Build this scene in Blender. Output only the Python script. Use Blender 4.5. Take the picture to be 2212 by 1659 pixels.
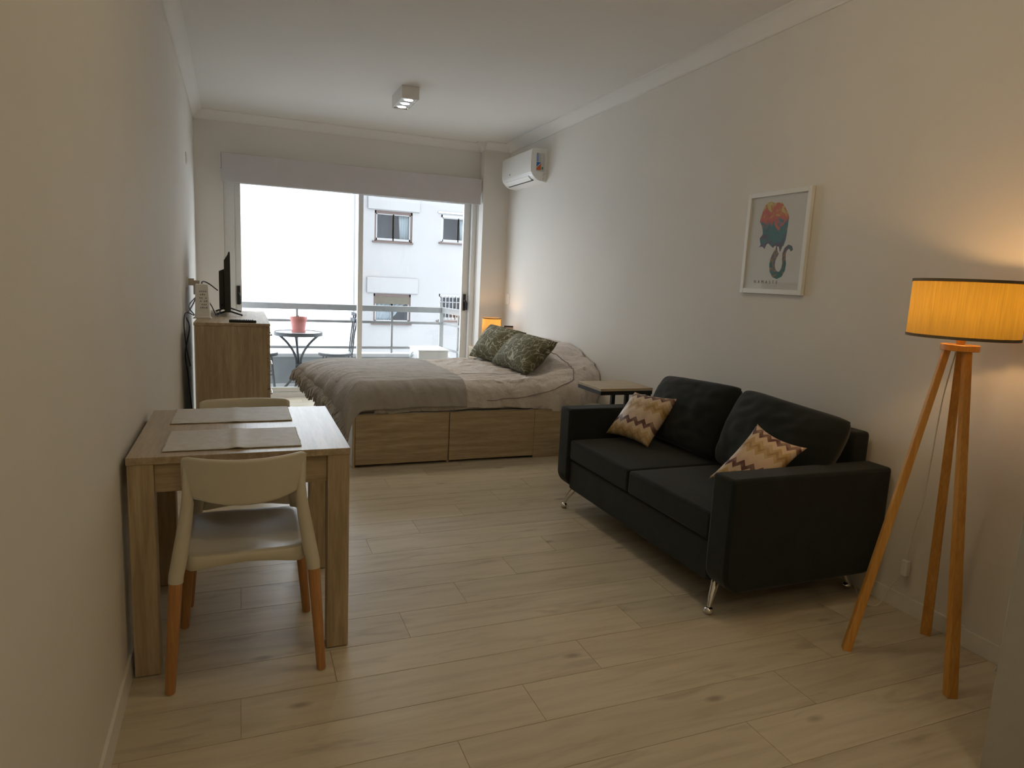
import bpy, bmesh, math, random
from mathutils import Vector, Matrix, noise as mnoise
random.seed(7)
for o in list(bpy.data.objects): bpy.data.objects.remove(o)
SC = bpy.context.scene
COL = SC.collection
PI = math.pi

# ------------------------------------------------------------------ camera
FPX = 1447.8
RT = (0.92791369, -0.36980958, 0.04708557)      # camera right, world
DN = (-0.01405644, -0.16092166, -0.98686708)    # camera down
FW = (0.37252999, 0.91506562, -0.15451962)      # camera forward
cd = bpy.data.cameras.new('camera')
cam = bpy.data.objects.new('camera', cd); COL.objects.link(cam)
cd.sensor_fit = 'HORIZONTAL'; cd.sensor_width = 36.0
cd.lens = FPX / 2212 * 36.0
cd.clip_start = 0.05; cd.clip_end = 200
m = Matrix(((RT[0], -DN[0], -FW[0], 0), (RT[1], -DN[1], -FW[1], 0), (RT[2], -DN[2], -FW[2], 1.364), (0, 0, 0, 1)))
cam.matrix_world = m
SC.camera = cam

# ------------------------------------------------------------------ light, exposure
SKY = 4.0
w = bpy.data.worlds.new('sky'); SC.world = w; w.use_nodes = True
bg = w.node_tree.nodes['Background']
bg.inputs[0].default_value = (0.86, 0.93, 1.0, 1); bg.inputs[1].default_value = SKY
SC.view_settings.view_transform = 'Standard'; SC.view_settings.look = 'None'
SC.view_settings.exposure = 0.65; SC.view_settings.gamma = 1.0; SC.view_settings.use_curve_mapping = False
SC.cycles.max_bounces = 10; SC.cycles.diffuse_bounces = 6; SC.cycles.glossy_bounces = 4
SC.cycles.transparent_max_bounces = 12; SC.cycles.transmission_bounces = 6
SC.cycles.sample_clamp_indirect = 6.0
SC.cycles.caustics_reflective = False; SC.cycles.caustics_refractive = False

def lamp(name, kind, loc, power, color, **kw):
    d = bpy.data.lights.new(name, kind); d.energy = power; d.color = color
    for k, v in kw.items(): setattr(d, k, v)
    o = bpy.data.objects.new(name, d); o.location = loc; COL.objects.link(o)
    return o
# portal that guides daylight sampling through the balcony door
pt = lamp('daylight_portal', 'AREA', (1.19, 7.62, 1.15), 1.0, (1, 1, 1), shape='RECTANGLE', size=2.5, size_y=2.2)
pt.rotation_euler = (-PI / 2, 0, 0); pt.data.cycles.is_portal = True
WARM = (1.0, 0.56, 0.22)
FLOOR_LAMP_W, TABLE_LAMP_W, SPOT_W, ROOM_W = 2.5, 1.1, 1.15, 9.5
lamp('rear_fill_light', 'POINT', (0.9, -0.9, 2.55), ROOM_W, (1.0, 0.80, 0.48), shadow_soft_size=0.12)  # unseen point light added behind the camera as warm fill
lamp('mid_room_fill_light', 'POINT', (1.2, 1.9, 2.62), ROOM_W * .6, (1.0, 0.82, 0.52), shadow_soft_size=0.15)  # second unseen fill, added to brighten the floor and bed front

# ------------------------------------------------------------------ helpers
class MB:
    def __init__(s): s.v = []; s.f = []; s.uv = None
    def add(s, vs, fs):
        n = len(s.v); s.v += [tuple(p) for p in vs]; s.f += [tuple(i + n for i in q) for q in fs]; return s
    def box(s, x0, x1, y0, y1, z0, z1):
        return s.add([(x0, y0, z0), (x1, y0, z0), (x1, y1, z0), (x0, y1, z0), (x0, y0, z1), (x1, y0, z1), (x1, y1, z1), (x0, y1, z1)],
                     [(0, 3, 2, 1), (4, 5, 6, 7), (0, 1, 5, 4), (1, 2, 6, 5), (2, 3, 7, 6), (3, 0, 4, 7)])
    def obox(s, c, ax, ay, az):
        c, ax, ay, az = map(Vector, (c, ax, ay, az)); vs = []
        for k in (-1, 1):
            for i, j in ((-1, -1), (1, -1), (1, 1), (-1, 1)): vs.append(c + ax * i + ay * j + az * k)
        return s.add(vs, [(0, 3, 2, 1), (4, 5, 6, 7), (0, 1, 5, 4), (1, 2, 6, 5), (2, 3, 7, 6), (3, 0, 4, 7)])
    def hexa(s, bottom, top):
        return s.add(list(bottom) + list(top), [(0, 3, 2, 1), (4, 5, 6, 7), (0, 1, 5, 4), (1, 2, 6, 5), (2, 3, 7, 6), (3, 0, 4, 7)])
    def prism(s, poly, axis, a, b):
        """poly: 2-D points; axis 'x','y','z' extruded from a to b."""
        n = len(poly)
        def P(p, t): return {'x': (t, p[0], p[1]), 'y': (p[0], t, p[1]), 'z': (p[0], p[1], t)}[axis]
        return s.add([P(p, a) for p in poly] + [P(p, b) for p in poly],
                     [tuple(range(n)), tuple(range(2 * n - 1, n - 1, -1))] + [((i + 1) % n, i, n + i, n + (i + 1) % n) for i in range(n)])
    def tube(s, pts, r, n=8, cap=True, flat=1.0):
        pts = [Vector(p) for p in pts]; rs = r if isinstance(r, (list, tuple)) else [r] * len(pts)
        base = len(s.v); up = None
        for i, p in enumerate(pts):
            t = (pts[min(i + 1, len(pts) - 1)] - pts[max(i - 1, 0)]).normalized()
            if up is None:
                up = Vector((0, 0, 1)) if abs(t.z) < .9 else Vector((1, 0, 0))
            a = (up - t * up.dot(t)).normalized(); b = t.cross(a); up = a
            for k in range(n):
                an = 2 * PI * k / n
                s.v.append(tuple(p + a * (math.cos(an) * rs[i]) + b * (math.sin(an) * rs[i] * flat)))
        for i in range(len(pts) - 1):
            for k in range(n):
                a0 = base + i * n + k; a1 = base + i * n + (k + 1) % n
                s.f.append((a0, a1, a1 + n, a0 + n))
        if cap:
            s.f.append(tuple(base + k for k in reversed(range(n))))
            e = base + (len(pts) - 1) * n; s.f.append(tuple(e + k for k in range(n)))
        return s
    def lathe(s, prof, c=(0, 0, 0), n=32, close=False):
        base = len(s.v)
        for r, z in prof:
            for k in range(n):
                an = 2 * PI * k / n; s.v.append((c[0] + r * math.cos(an), c[1] + r * math.sin(an), c[2] + z))
        m = len(prof)
        for i in range(m - 1 + (1 if close else 0)):
            for k in range(n):
                a = base + i * n + k; b = base + i * n + (k + 1) % n
                j = (i + 1) % m
                s.f.append((a, b, base + j * n + (k + 1) % n, base + j * n + k))
        if not close:
            if prof[0][0] > 1e-5: s.f.append(tuple(base + k for k in reversed(range(n))))
            if prof[-1][0] > 1e-5: s.f.append(tuple(base + (m - 1) * n + k for k in range(n)))
        return s
    def grid(s, fn, nu, nv, loop=False):
        base = len(s.v)
        for j in range(nv + 1):
            for i in range(nu + 1): s.v.append(tuple(fn(i / nu, j / nv)))
        for j in range(nv):
            for i in range(nu):
                a = base + j * (nu + 1) + i; s.f.append((a, a + 1, a + nu + 2, a + nu + 1))
        return s

def link(o, parent=None):
    COL.objects.link(o)
    if parent is not None: o.parent = parent
    return o
ROOT = {}
def wloc(o):
    v = Vector((0, 0, 0))
    while o is not None: v += o.location; o = o.parent
    return v
def build(name, mb, mat, parent=None, loc=None, smooth=None, bevel=0, seg=2, world=False, solid=0, subsurf=0, uv=None, offset=0.0, recalc=True):
    me = bpy.data.meshes.new(name)
    vs = mb.v
    if world and parent is not None:
        L = wloc(parent); vs = [(x - L.x, y - L.y, z - L.z) for x, y, z in vs]
    elif loc is not None and world:
        vs = [(x - loc[0], y - loc[1], z - loc[2]) for x, y, z in vs]
    me.from_pydata(vs, [], mb.f); me.validate()
    if uv is not None:
        lay = me.uv_layers.new(name='UVMap')
        for l in me.loops: lay.data[l.index].uv = uv[l.vertex_index]
    if recalc:
        bm = bmesh.new(); bm.from_mesh(me); bmesh.ops.recalc_face_normals(bm, faces=bm.faces); bm.to_mesh(me); bm.free()
    if mat is not None:
        for mm in (mat if isinstance(mat, (list, tuple)) else [mat]): me.materials.append(mm)
    if smooth is not None:
        for p in me.polygons: p.use_smooth = True
        me.set_sharp_from_angle(angle=smooth)
    o = bpy.data.objects.new(name, me)
    if loc is not None: o.location = loc
    link(o, parent)
    if solid:
        md = o.modifiers.new('solid', 'SOLIDIFY'); md.thickness = solid; md.offset = offset
    if subsurf:
        md = o.modifiers.new('sub', 'SUBSURF'); md.levels = subsurf; md.render_levels = subsurf
    if bevel:
        md = o.modifiers.new('bevel', 'BEVEL'); md.width = bevel; md.segments = seg; md.limit_method = 'ANGLE'; md.angle_limit = 0.6
        md.harden_normals = False
    return o
def tag(o, label=None, cat=None, group=None, kind=None):
    if label: o['label'] = label
    if cat: o['category'] = cat
    if group: o['group'] = group
    if kind: o['kind'] = kind
    return o
def thing(name, label, cat, loc=(0, 0, 0), rotz=0, group=None):
    o = bpy.data.objects.new(name, None); o.empty_display_size = .1; o.location = loc; o.rotation_euler = (0, 0, rotz); COL.objects.link(o)
    return tag(o, label, cat, group)
def copy_tree(o, parent=None):
    c = o.copy(); COL.objects.link(c)
    if parent is not None: c.parent = parent
    for ch in list(o.children): copy_tree(ch, c)
    return c
def sstep(a, b, x):
    t = min(1, max(0, (x - a) / (b - a))); return t * t * (3 - 2 * t)
def lerp(a, b, t): return a + (b - a) * t

# ------------------------------------------------------------------ materials
def nodes(name):
    mt = bpy.data.materials.new(name); mt.use_nodes = True; nt = mt.node_tree
    return mt, nt, nt.nodes['Principled BSDF'], nt.nodes['Material Output']
def N(nt, t, **kw):
    n = nt.nodes.new(t)
    for k, v in kw.items():
        if k == 'ins':
            for a, b in v.items(): n.inputs[a].default_value = b
        else: setattr(n, k, v)
    return n
def c4(c): return (c[0], c[1], c[2], 1)
def ramp(nt, fac, stops, interp='LINEAR'):
    r = N(nt, 'ShaderNodeValToRGB'); cr = r.color_ramp; cr.interpolation = interp
    while len(cr.elements) < len(stops): cr.elements.new(.5)
    for e, (p, c) in zip(cr.elements, stops): e.position = p; e.color = c4(c)
    nt.links.new(fac, r.inputs[0]); return r
def plain(name, col, rough=.5, metal=0, spec=.5, var=.04, nscale=20, bump=0, bscale=200):
    mt, nt, p, out = nodes(name)
    p.inputs['Roughness'].default_value = rough; p.inputs['Metallic'].default_value = metal
    p.inputs['Specular IOR Level'].default_value = spec
    tc = N(nt, 'ShaderNodeTexCoord')
    nz = N(nt, 'ShaderNodeTexNoise', ins={'Scale': nscale, 'Detail': 3.0}); nt.links.new(tc.outputs['Object'], nz.inputs['Vector'])
    r = ramp(nt, nz.outputs['Fac'], [(.3, [c * (1 - var) for c in col]), (.7, [min(1, c * (1 + var)) for c in col])])
    nt.links.new(r.outputs[0], p.inputs['Base Color'])
    if bump:
        n2 = N(nt, 'ShaderNodeTexNoise', ins={'Scale': bscale, 'Detail': 2.0}); nt.links.new(tc.outputs['Object'], n2.inputs['Vector'])
        b = N(nt, 'ShaderNodeBump', ins={'Strength': bump, 'Distance': .002}); nt.links.new(n2.outputs['Fac'], b.inputs['Height'])
        nt.links.new(b.outputs[0], p.inputs['Normal'])
    return mt
def wood(name, dark, light, axis='x', scale=1.0, rough=.5, stretch=16, spec=.4, rand=False):
    mt, nt, p, out = nodes(name)
    tc = N(nt, 'ShaderNodeTexCoord'); mp = N(nt, 'ShaderNodeMapping')
    sc = [stretch * scale] * 3; sc['xyz'.index(axis)] = scale
    mp.inputs['Scale'].default_value = sc
    nt.links.new(tc.outputs['Object'], mp.inputs['Vector'])
    if rand:
        oi = N(nt, 'ShaderNodeObjectInfo'); mu = N(nt, 'ShaderNodeMath', operation='MULTIPLY', ins={1: 60.0})
        nt.links.new(oi.outputs['Random'], mu.inputs[0]); nt.links.new(mu.outputs[0], mp.inputs['Location'])
    nz = N(nt, 'ShaderNodeTexNoise', ins={'Scale': 2.2, 'Detail': 6.0, 'Roughness': .62, 'Distortion': .35})
    nt.links.new(mp.outputs[0], nz.inputs['Vector'])
    r = ramp(nt, nz.outputs['Fac'], [(.30, dark), (.5, [(a + b) / 2 for a, b in zip(dark, light)]), (.68, light)])
    nf = N(nt, 'ShaderNodeTexNoise', ins={'Scale': 12.0, 'Detail': 2.0}); nt.links.new(mp.outputs[0], nf.inputs['Vector'])
    mx = N(nt, 'ShaderNodeMixRGB', blend_type='MULTIPLY'); mx.inputs[0].default_value = .35
    r2 = ramp(nt, nf.outputs['Fac'], [(.35, (.6, .6, .6)), (.6, (1, 1, 1))])
    nt.links.new(r.outputs[0], mx.inputs[1]); nt.links.new(r2.outputs[0], mx.inputs[2])
    nt.links.new(mx.outputs[0], p.inputs['Base Color'])
    p.inputs['Roughness'].default_value = rough; p.inputs['Specular IOR Level'].default_value = spec
    b = N(nt, 'ShaderNodeBump', ins={'Strength': .12, 'Distance': .002}); nt.links.new(nf.outputs['Fac'], b.inputs['Height']); nt.links.new(b.outputs[0], p.inputs['Normal'])
    return mt
def fabric(name, col, var=.12, rough=.95, weave=500, bump=.3, big=9, wr=0.0, spec=.15, sheen=.15):
    mt, nt, p, out = nodes(name)
    tc = N(nt, 'ShaderNodeTexCoord')
    nz = N(nt, 'ShaderNodeTexNoise', ins={'Scale': big, 'Detail': 4.0}); nt.links.new(tc.outputs['Object'], nz.inputs['Vector'])
    nw = N(nt, 'ShaderNodeTexNoise', ins={'Scale': weave, 'Detail': 1.0}); nt.links.new(tc.outputs['Object'], nw.inputs['Vector'])
    ad = N(nt, 'ShaderNodeMath', operation='MULTIPLY_ADD', ins={1: .5, 2: 0.0}); nt.links.new(nw.outputs['Fac'], ad.inputs[0])
    a2 = N(nt, 'ShaderNodeMath', operation='MULTIPLY_ADD', ins={1: .5}); nt.links.new(nz.outputs['Fac'], a2.inputs[0]); nt.links.new(ad.outputs[0], a2.inputs[2])
    r = ramp(nt, a2.outputs[0], [(.35, [c * (1 - var) for c in col]), (.65, [min(1, c * (1 + var)) for c in col])])
    nt.links.new(r.outputs[0], p.inputs['Base Color'])
    p.inputs['Roughness'].default_value = rough; p.inputs['Specular IOR Level'].default_value = spec
    p.inputs['Sheen Weight'].default_value = sheen; p.inputs['Sheen Roughness'].default_value = .5
    b = N(nt, 'ShaderNodeBump', ins={'Strength': bump, 'Distance': .001}); nt.links.new(nw.outputs['Fac'], b.inputs['Height'])
    if wr:
        n3 = N(nt, 'ShaderNodeTexNoise', ins={'Scale': 14.0, 'Detail': 3.0, 'Distortion': .8}); nt.links.new(tc.outputs['Object'], n3.inputs['Vector'])
        b2 = N(nt, 'ShaderNodeBump', ins={'Strength': wr, 'Distance': .045}); nt.links.new(n3.outputs['Fac'], b2.inputs['Height']); nt.links.new(b.outputs[0], b2.inputs['Normal'])
        nt.links.new(b2.outputs[0], p.inputs['Normal'])
    else: nt.links.new(b.outputs[0], p.inputs['Normal'])
    return mt
def emit(name, col, s):
    mt, nt, p, out = nodes(name)
    p.inputs['Base Color'].default_value = c4(col); p.inputs['Emission Color'].default_value = c4(col); p.inputs['Emission Strength'].default_value = s
    return mt
def glass(name, tint=(1, 1, 1), refl=.06):
    mt, nt, p, out = nodes(name); nt.nodes.remove(p)
    t = N(nt, 'ShaderNodeBsdfTransparent'); t.inputs[0].default_value = c4(tint)
    g = N(nt, 'ShaderNodeBsdfGlossy'); g.inputs['Roughness'].default_value = .02
    lw = N(nt, 'ShaderNodeLayerWeight')
    pw = N(nt, 'ShaderNodeMath', operation='POWER', ins={1: 5.0}); nt.links.new(lw.outputs['Facing'], pw.inputs[0])
    mu = N(nt, 'ShaderNodeMath', operation='MULTIPLY_ADD', ins={1: .9, 2: refl}); mu.use_clamp = True; nt.links.new(pw.outputs[0], mu.inputs[0])
    mx = N(nt, 'ShaderNodeMixShader'); nt.links.new(mu.outputs[0], mx.inputs[0]); nt.links.new(t.outputs[0], mx.inputs[1]); nt.links.new(g.outputs[0], mx.inputs[2])
    nt.links.new(mx.outputs[0], out.inputs[0]); return mt

M = {}
M['wall'] = plain('wall_paint', (.745, .72, .68), .75, spec=.2, var=.012, nscale=3, bump=.05, bscale=120)
M['ceil'] = plain('ceiling_paint', (.78, .77, .75), .8, spec=.15, var=.01, nscale=3)
M['trimw'] = plain('white_trim', (.76, .745, .71), .6, spec=.3, var=.02)
M['alu'] = plain('white_aluminium', (.72, .72, .71), .4, spec=.5, var=.02)
M['plankbase'] = plain('floor_grout', (.50, .40, .29), .9, var=.05)
M['oak_x'] = wood('oak_laminate_x', (.33, .245, .145), (.53, .425, .28), 'x', 1.0)
M['oak_y'] = wood('oak_laminate_y', (.33, .245, .145), (.53, .425, .28), 'y', 1.0)
M['oak_z'] = wood('oak_laminate_z', (.33, .245, .145), (.53, .425, .28), 'z', 1.0)
M['top_x'] = wood('table_top_laminate', (.36, .275, .18), (.50, .40, .28), 'y', 1.0, rough=.28, spec=.5)
M['beech'] = wood('orange_beech', (.42, .19, .065), (.56, .29, .11), 'z', 1.2, rough=.45)
M['beech_l'] = wood('lamp_pine', (.60, .27, .055), (.74, .40, .10), 'z', 1.2, rough=.5)
M['plastic'] = plain('cream_plastic', (.60, .565, .47), .32, spec=.5, var=.015)
M['white_pl'] = plain('white_plastic', (.78, .78, .76), .35, spec=.5, var=.01)
M['beige_pl'] = plain('beige_plastic', (.60, .54, .46), .45, var=.02)
M['black_pl'] = plain('black_plastic', (.012, .012, .014), .35, var=.1)
M['black_mt'] = plain('black_metal', (.018, .018, .02), .45, var=.1)
M['dark_iron'] = plain('dark_iron', (.06, .07, .08), .5, var=.1, bump=.1)
M['chrome'] = plain('chrome', (.75, .74, .72), .12, metal=1, var=.02)
M['steel'] = plain('brushed_steel', (.50, .51, .52), .38, metal=.85, var=.05)
M['railgrey'] = plain('grey_railing_paint', (.25, .255, .25), .45, var=.05)
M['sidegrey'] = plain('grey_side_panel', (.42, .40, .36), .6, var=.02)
M['oak_l'] = wood('light_oak_laminate', (.44, .36, .25), (.60, .50, .36), 'x', 1.0)
M['sofa'] = fabric('charcoal_upholstery', (.0140, .0182, .0180), sheen=.13, var=.22, weave=420, bump=.35)
M['mat'] = fabric('taupe_placemat', (.54, .515, .48), rough=.5, spec=.5, var=.12, weave=380, bump=.3, big=30)
M['duvet'] = fabric('pinkish_grey_duvet', (.63, .585, .555), var=.04, weave=600, bump=.15, wr=.6)
M['throw'] = fabric('grey_throw', (.40, .385, .37), var=.10, weave=340, bump=.4, wr=.18)
M['blind'] = fabric('lilac_grey_blind', (.57, .545, .56), var=.03, weave=500, bump=.15)
M['matt'] = fabric('mattress_ticking', (.70, .67, .62), var=.03)
M['concrete'] = plain('grey_parapet_paint', (.30, .33, .34), .85, var=.08, nscale=8)
M['tile_out'] = plain('pale_balcony_tile', (.62, .63, .64), .5, var=.05)
M['terracotta'] = plain('pink_terracotta_plastic', (.58, .20, .17), .5, var=.05)
M['cable'] = plain('dark_blue_cable', (.012, .014, .03), .45, var=.1)
M['cord'] = plain('clear_white_cord', (.72, .70, .65), .4, var=.02)
M['pane'] = glass('window_glass', (.98, .99, 1.0), .05)
M['farpane'] = glass('far_window_glass', (.95, .97, 1.0), .016)
M['picglass'] = glass('picture_glass', (1, 1, 1), .04)

# floor plank: pale whitened oak-look porcelain with knots and smoky streaks, different on every plank
def plank_mat():
    mt, nt, p, out = nodes('whitewashed_oak_plank')
    tc = N(nt, 'ShaderNodeTexCoord'); oi = N(nt, 'ShaderNodeObjectInfo')
    cx = N(nt, 'ShaderNodeCombineXYZ'); mu = N(nt, 'ShaderNodeMath', operation='MULTIPLY', ins={1: 91.0})
    nt.links.new(oi.outputs['Random'], mu.inputs[0]); nt.links.new(mu.outputs[0], cx.inputs[0]); nt.links.new(mu.outputs[0], cx.inputs[2])
    ad = N(nt, 'ShaderNodeVectorMath', operation='ADD'); nt.links.new(tc.outputs['Object'], ad.inputs[0]); nt.links.new(cx.outputs[0], ad.inputs[1])
    def mapped(sx, sy):
        mp = N(nt, 'ShaderNodeMapping'); mp.inputs['Scale'].default_value = (sx, sy, 1); nt.links.new(ad.outputs[0], mp.inputs[0]); return mp.outputs[0]
    n1 = N(nt, 'ShaderNodeTexNoise', ins={'Scale': 1.0, 'Detail': 5.0, 'Roughness': .6, 'Distortion': .6}); nt.links.new(mapped(2.2, 22), n1.inputs['Vector'])
    base = ramp(nt, n1.outputs['Fac'], [(.28, (.49, .425, .32)), (.5, (.585, .52, .40)), (.72, (.64, .575, .45))])
    # smoky streaks
    n2 = N(nt, 'ShaderNodeTexNoise', ins={'Scale': 1.0, 'Detail': 3.0, 'Distortion': 1.0}); nt.links.new(mapped(2.6, 11), n2.inputs['Vector'])
    s2 = ramp(nt, n2.outputs['Fac'], [(.60, (0, 0, 0)), (.78, (1, 1, 1))])
    m1 = N(nt, 'ShaderNodeMixRGB'); m1.inputs[2].default_value = (.30, .235, .18, 1)
    mm = N(nt, 'ShaderNodeMath', operation='MULTIPLY', ins={1: .65}); nt.links.new(s2.outputs[0], mm.inputs[0]); nt.links.new(mm.outputs[0], m1.inputs[0]); nt.links.new(base.outputs[0], m1.inputs[1])
    # knots
    vo = N(nt, 'ShaderNodeTexVoronoi', ins={'Scale': 1.0, 'Randomness': 1.0}); nt.links.new(mapped(2.3, 5.5), vo.inputs['Vector'])
    kn = ramp(nt, vo.outputs['Distance'], [(.035, (1, 1, 1)), (.11, (0, 0, 0))])
    m2 = N(nt, 'ShaderNodeMixRGB'); m2.inputs[2].default_value = (.20, .145, .105, 1)
    mk = N(nt, 'ShaderNodeMath', operation='MULTIPLY', ins={1: .6}); nt.links.new(kn.outputs[0], mk.inputs[0]); nt.links.new(mk.outputs[0], m2.inputs[0]); nt.links.new(m1.outputs[0], m2.inputs[1])
    hv = N(nt, 'ShaderNodeHueSaturation'); mr = N(nt, 'ShaderNodeMapRange', ins={3: .93, 4: 1.05}); nt.links.new(oi.outputs['Random'], mr.inputs[0]); nt.links.new(mr.outputs[0], hv.inputs['Value']); nt.links.new(m2.outputs[0], hv.inputs['Color'])
    nt.links.new(hv.outputs[0], p.inputs['Base Color'])
    p.inputs['Roughness'].default_value = .36; p.inputs['Specular IOR Level'].default_value = .42
    b = N(nt, 'ShaderNodeBump', ins={'Strength': .10, 'Distance': .002}); nt.links.new(n1.outputs['Fac'], b.inputs['Height']); nt.links.new(b.outputs[0], p.inputs['Normal'])
    return mt
M['plank'] = plank_mat()

def chevron_mat():
    mt, nt, p, out = nodes('chevron_satin')
    uv = N(nt, 'ShaderNodeUVMap'); sx = N(nt, 'ShaderNodeSeparateXYZ'); nt.links.new(uv.outputs[0], sx.inputs[0])
    pp = N(nt, 'ShaderNodeMath', operation='MULTIPLY', ins={1: 5.5}); nt.links.new(sx.outputs[0], pp.inputs[0])
    tri = N(nt, 'ShaderNodeMath', operation='PINGPONG', ins={1: .5}); nt.links.new(pp.outputs[0], tri.inputs[0])
    ma = N(nt, 'ShaderNodeMath', operation='MULTIPLY', ins={1: .30}); nt.links.new(tri.outputs[0], ma.inputs[0])
    mv = N(nt, 'ShaderNodeMath', operation='MULTIPLY_ADD', ins={1: 1.75}); nt.links.new(sx.outputs[1], mv.inputs[0]); nt.links.new(ma.outputs[0], mv.inputs[2])
    fr = N(nt, 'ShaderNodeMath', operation='FRACT'); nt.links.new(mv.outputs[0], fr.inputs[0])
    cream, gold, gold2, plum, pink = (.60, .47, .34), (.34, .215, .085), (.46, .32, .15), (.115, .045, .045), (.58, .43, .35)
    r = ramp(nt, fr.outputs[0], [(0, cream), (.10, gold2), (.20, gold), (.30, gold2), (.42, cream), (.58, plum), (.74, pink), (.88, cream)], 'CONSTANT')
    nz = N(nt, 'ShaderNodeTexNoise', ins={'Scale': 6.0, 'Detail': 2.0}); nt.links.new(uv.outputs[0], nz.inputs['Vector'])
    mx = N(nt, 'ShaderNodeMixRGB'); mx.inputs[2].default_value = c4(cream)
    rr = ramp(nt, nz.outputs['Fac'], [(.45, (0, 0, 0)), (.8, (.5, .5, .5))]); nt.links.new(rr.outputs[0], mx.inputs[0]); nt.links.new(r.outputs[0], mx.inputs[1])
    nt.links.new(mx.outputs[0], p.inputs['Base Color']); p.inputs['Roughness'].default_value = .42; p.inputs['Specular IOR Level'].default_value = .4
    return mt
M['chevron'] = chevron_mat()
def branch_mat():
    mt, nt, p, out = nodes('olive_branch_print')
    uv = N(nt, 'ShaderNodeTexCoord'); last = None
    base = N(nt, 'ShaderNodeTexNoise', ins={'Scale': 40.0}); nt.links.new(uv.outputs['Object'], base.inputs['Vector'])
    r0 = ramp(nt, base.outputs['Fac'], [(.3, (.085, .082, .042)), (.7, (.115, .11, .06))])
    acc = r0.outputs[0]
    for sc, wd, off, dist in ((5.0, .0095, 0, 1.0), (8.0, .0085, 7, .6), (4.0, .008, 21, 1.6), (6.5, .0075, 40, 1.0)):
        mp = N(nt, 'ShaderNodeMapping'); mp.inputs['Location'].default_value = (off, off, off); nt.links.new(uv.outputs['Object'], mp.inputs[0])
        nz = N(nt, 'ShaderNodeTexNoise', ins={'Scale': sc, 'Detail': 1.5, 'Distortion': dist}); nt.links.new(mp.outputs[0], nz.inputs['Vector'])
        sb = N(nt, 'ShaderNodeMath', operation='SUBTRACT', ins={1: .5}); nt.links.new(nz.outputs['Fac'], sb.inputs[0])
        ab = N(nt, 'ShaderNodeMath', operation='ABSOLUTE'); nt.links.new(sb.outputs[0], ab.inputs[0])
        lt = N(nt, 'ShaderNodeMapRange', ins={1: wd, 2: wd * .4, 3: 0.0, 4: .8}); nt.links.new(ab.outputs[0], lt.inputs[0])
        mx = N(nt, 'ShaderNodeMixRGB'); mx.inputs[2].default_value = (.50, .47, .38, 1); nt.links.new(lt.outputs[0], mx.inputs[0]); nt.links.new(acc, mx.inputs[1]); acc = mx.outputs[0]
    nt.links.new(acc, p.inputs['Base Color']); p.inputs['Roughness'].default_value = .8; p.inputs['Specular IOR Level'].default_value = .2
    return mt
M['branch'] = branch_mat()
def shade_mat(name, tr, df, sx=260):
    mt, nt, p, out = nodes(name); nt.nodes.remove(p)
    tc = N(nt, 'ShaderNodeTexCoord'); mp = N(nt, 'ShaderNodeMapping'); mp.inputs['Scale'].default_value = (sx, sx, 8); nt.links.new(tc.outputs['Object'], mp.inputs[0])
    nz = N(nt, 'ShaderNodeTexNoise', ins={'Scale': 1.0, 'Detail': 3.0}); nt.links.new(mp.outputs[0], nz.inputs['Vector'])
    r = ramp(nt, nz.outputs['Fac'], [(.3, [c * .72 for c in tr]), (.7, tr)]); r2 = ramp(nt, nz.outputs['Fac'], [(.3, [c * .8 for c in df]), (.7, df)])
    t = N(nt, 'ShaderNodeBsdfTranslucent'); d = N(nt, 'ShaderNodeBsdfDiffuse'); nt.links.new(r.outputs[0], t.inputs[0]); nt.links.new(r2.outputs[0], d.inputs[0])
    mx = N(nt, 'ShaderNodeMixShader', ins={0: .5}); nt.links.new(t.outputs[0], mx.inputs[1]); nt.links.new(d.outputs[0], mx.inputs[2]); nt.links.new(mx.outputs[0], out.inputs[0])
    return mt
M['shade'] = shade_mat('linen_shade', (.355, .235, .030), (.50, .38, .20))
M['shade_s'] = shade_mat('small_linen_shade', (.45, .28, .07), (.6, .45, .25))
M['bulb'] = emit('bulb_glow', (1.0, .72, .40), 6.0)
M['spot_on'] = emit('spot_glow', (1.0, .90, .72), 14.0)
M['rim'] = fabric('brown_rim', (.16, .125, .08), weave=300)

# ================================================================== SETTING
def xl(y): return -0.361 - 0.0093 * (y - 2.0)     # left wall, slightly out of square
def xr(y): return 2.687 + 0.021 * (y - 1.8)       # right wall
ZC, YW, YN = 2.83, 7.40, -2.3
YJ = 1.625                                        # small jog of the right wall behind the lamp
def struct(name, mb, mat, parent=None, **k):
    o = build(name, mb, mat, parent, **k)
    if parent is None: o['kind'] = 'structure'
    return o
fl = struct('floor', MB().box(-.55, 3.0, YN, 7.45, -.06, -.0018), M['plankbase'])
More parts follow.
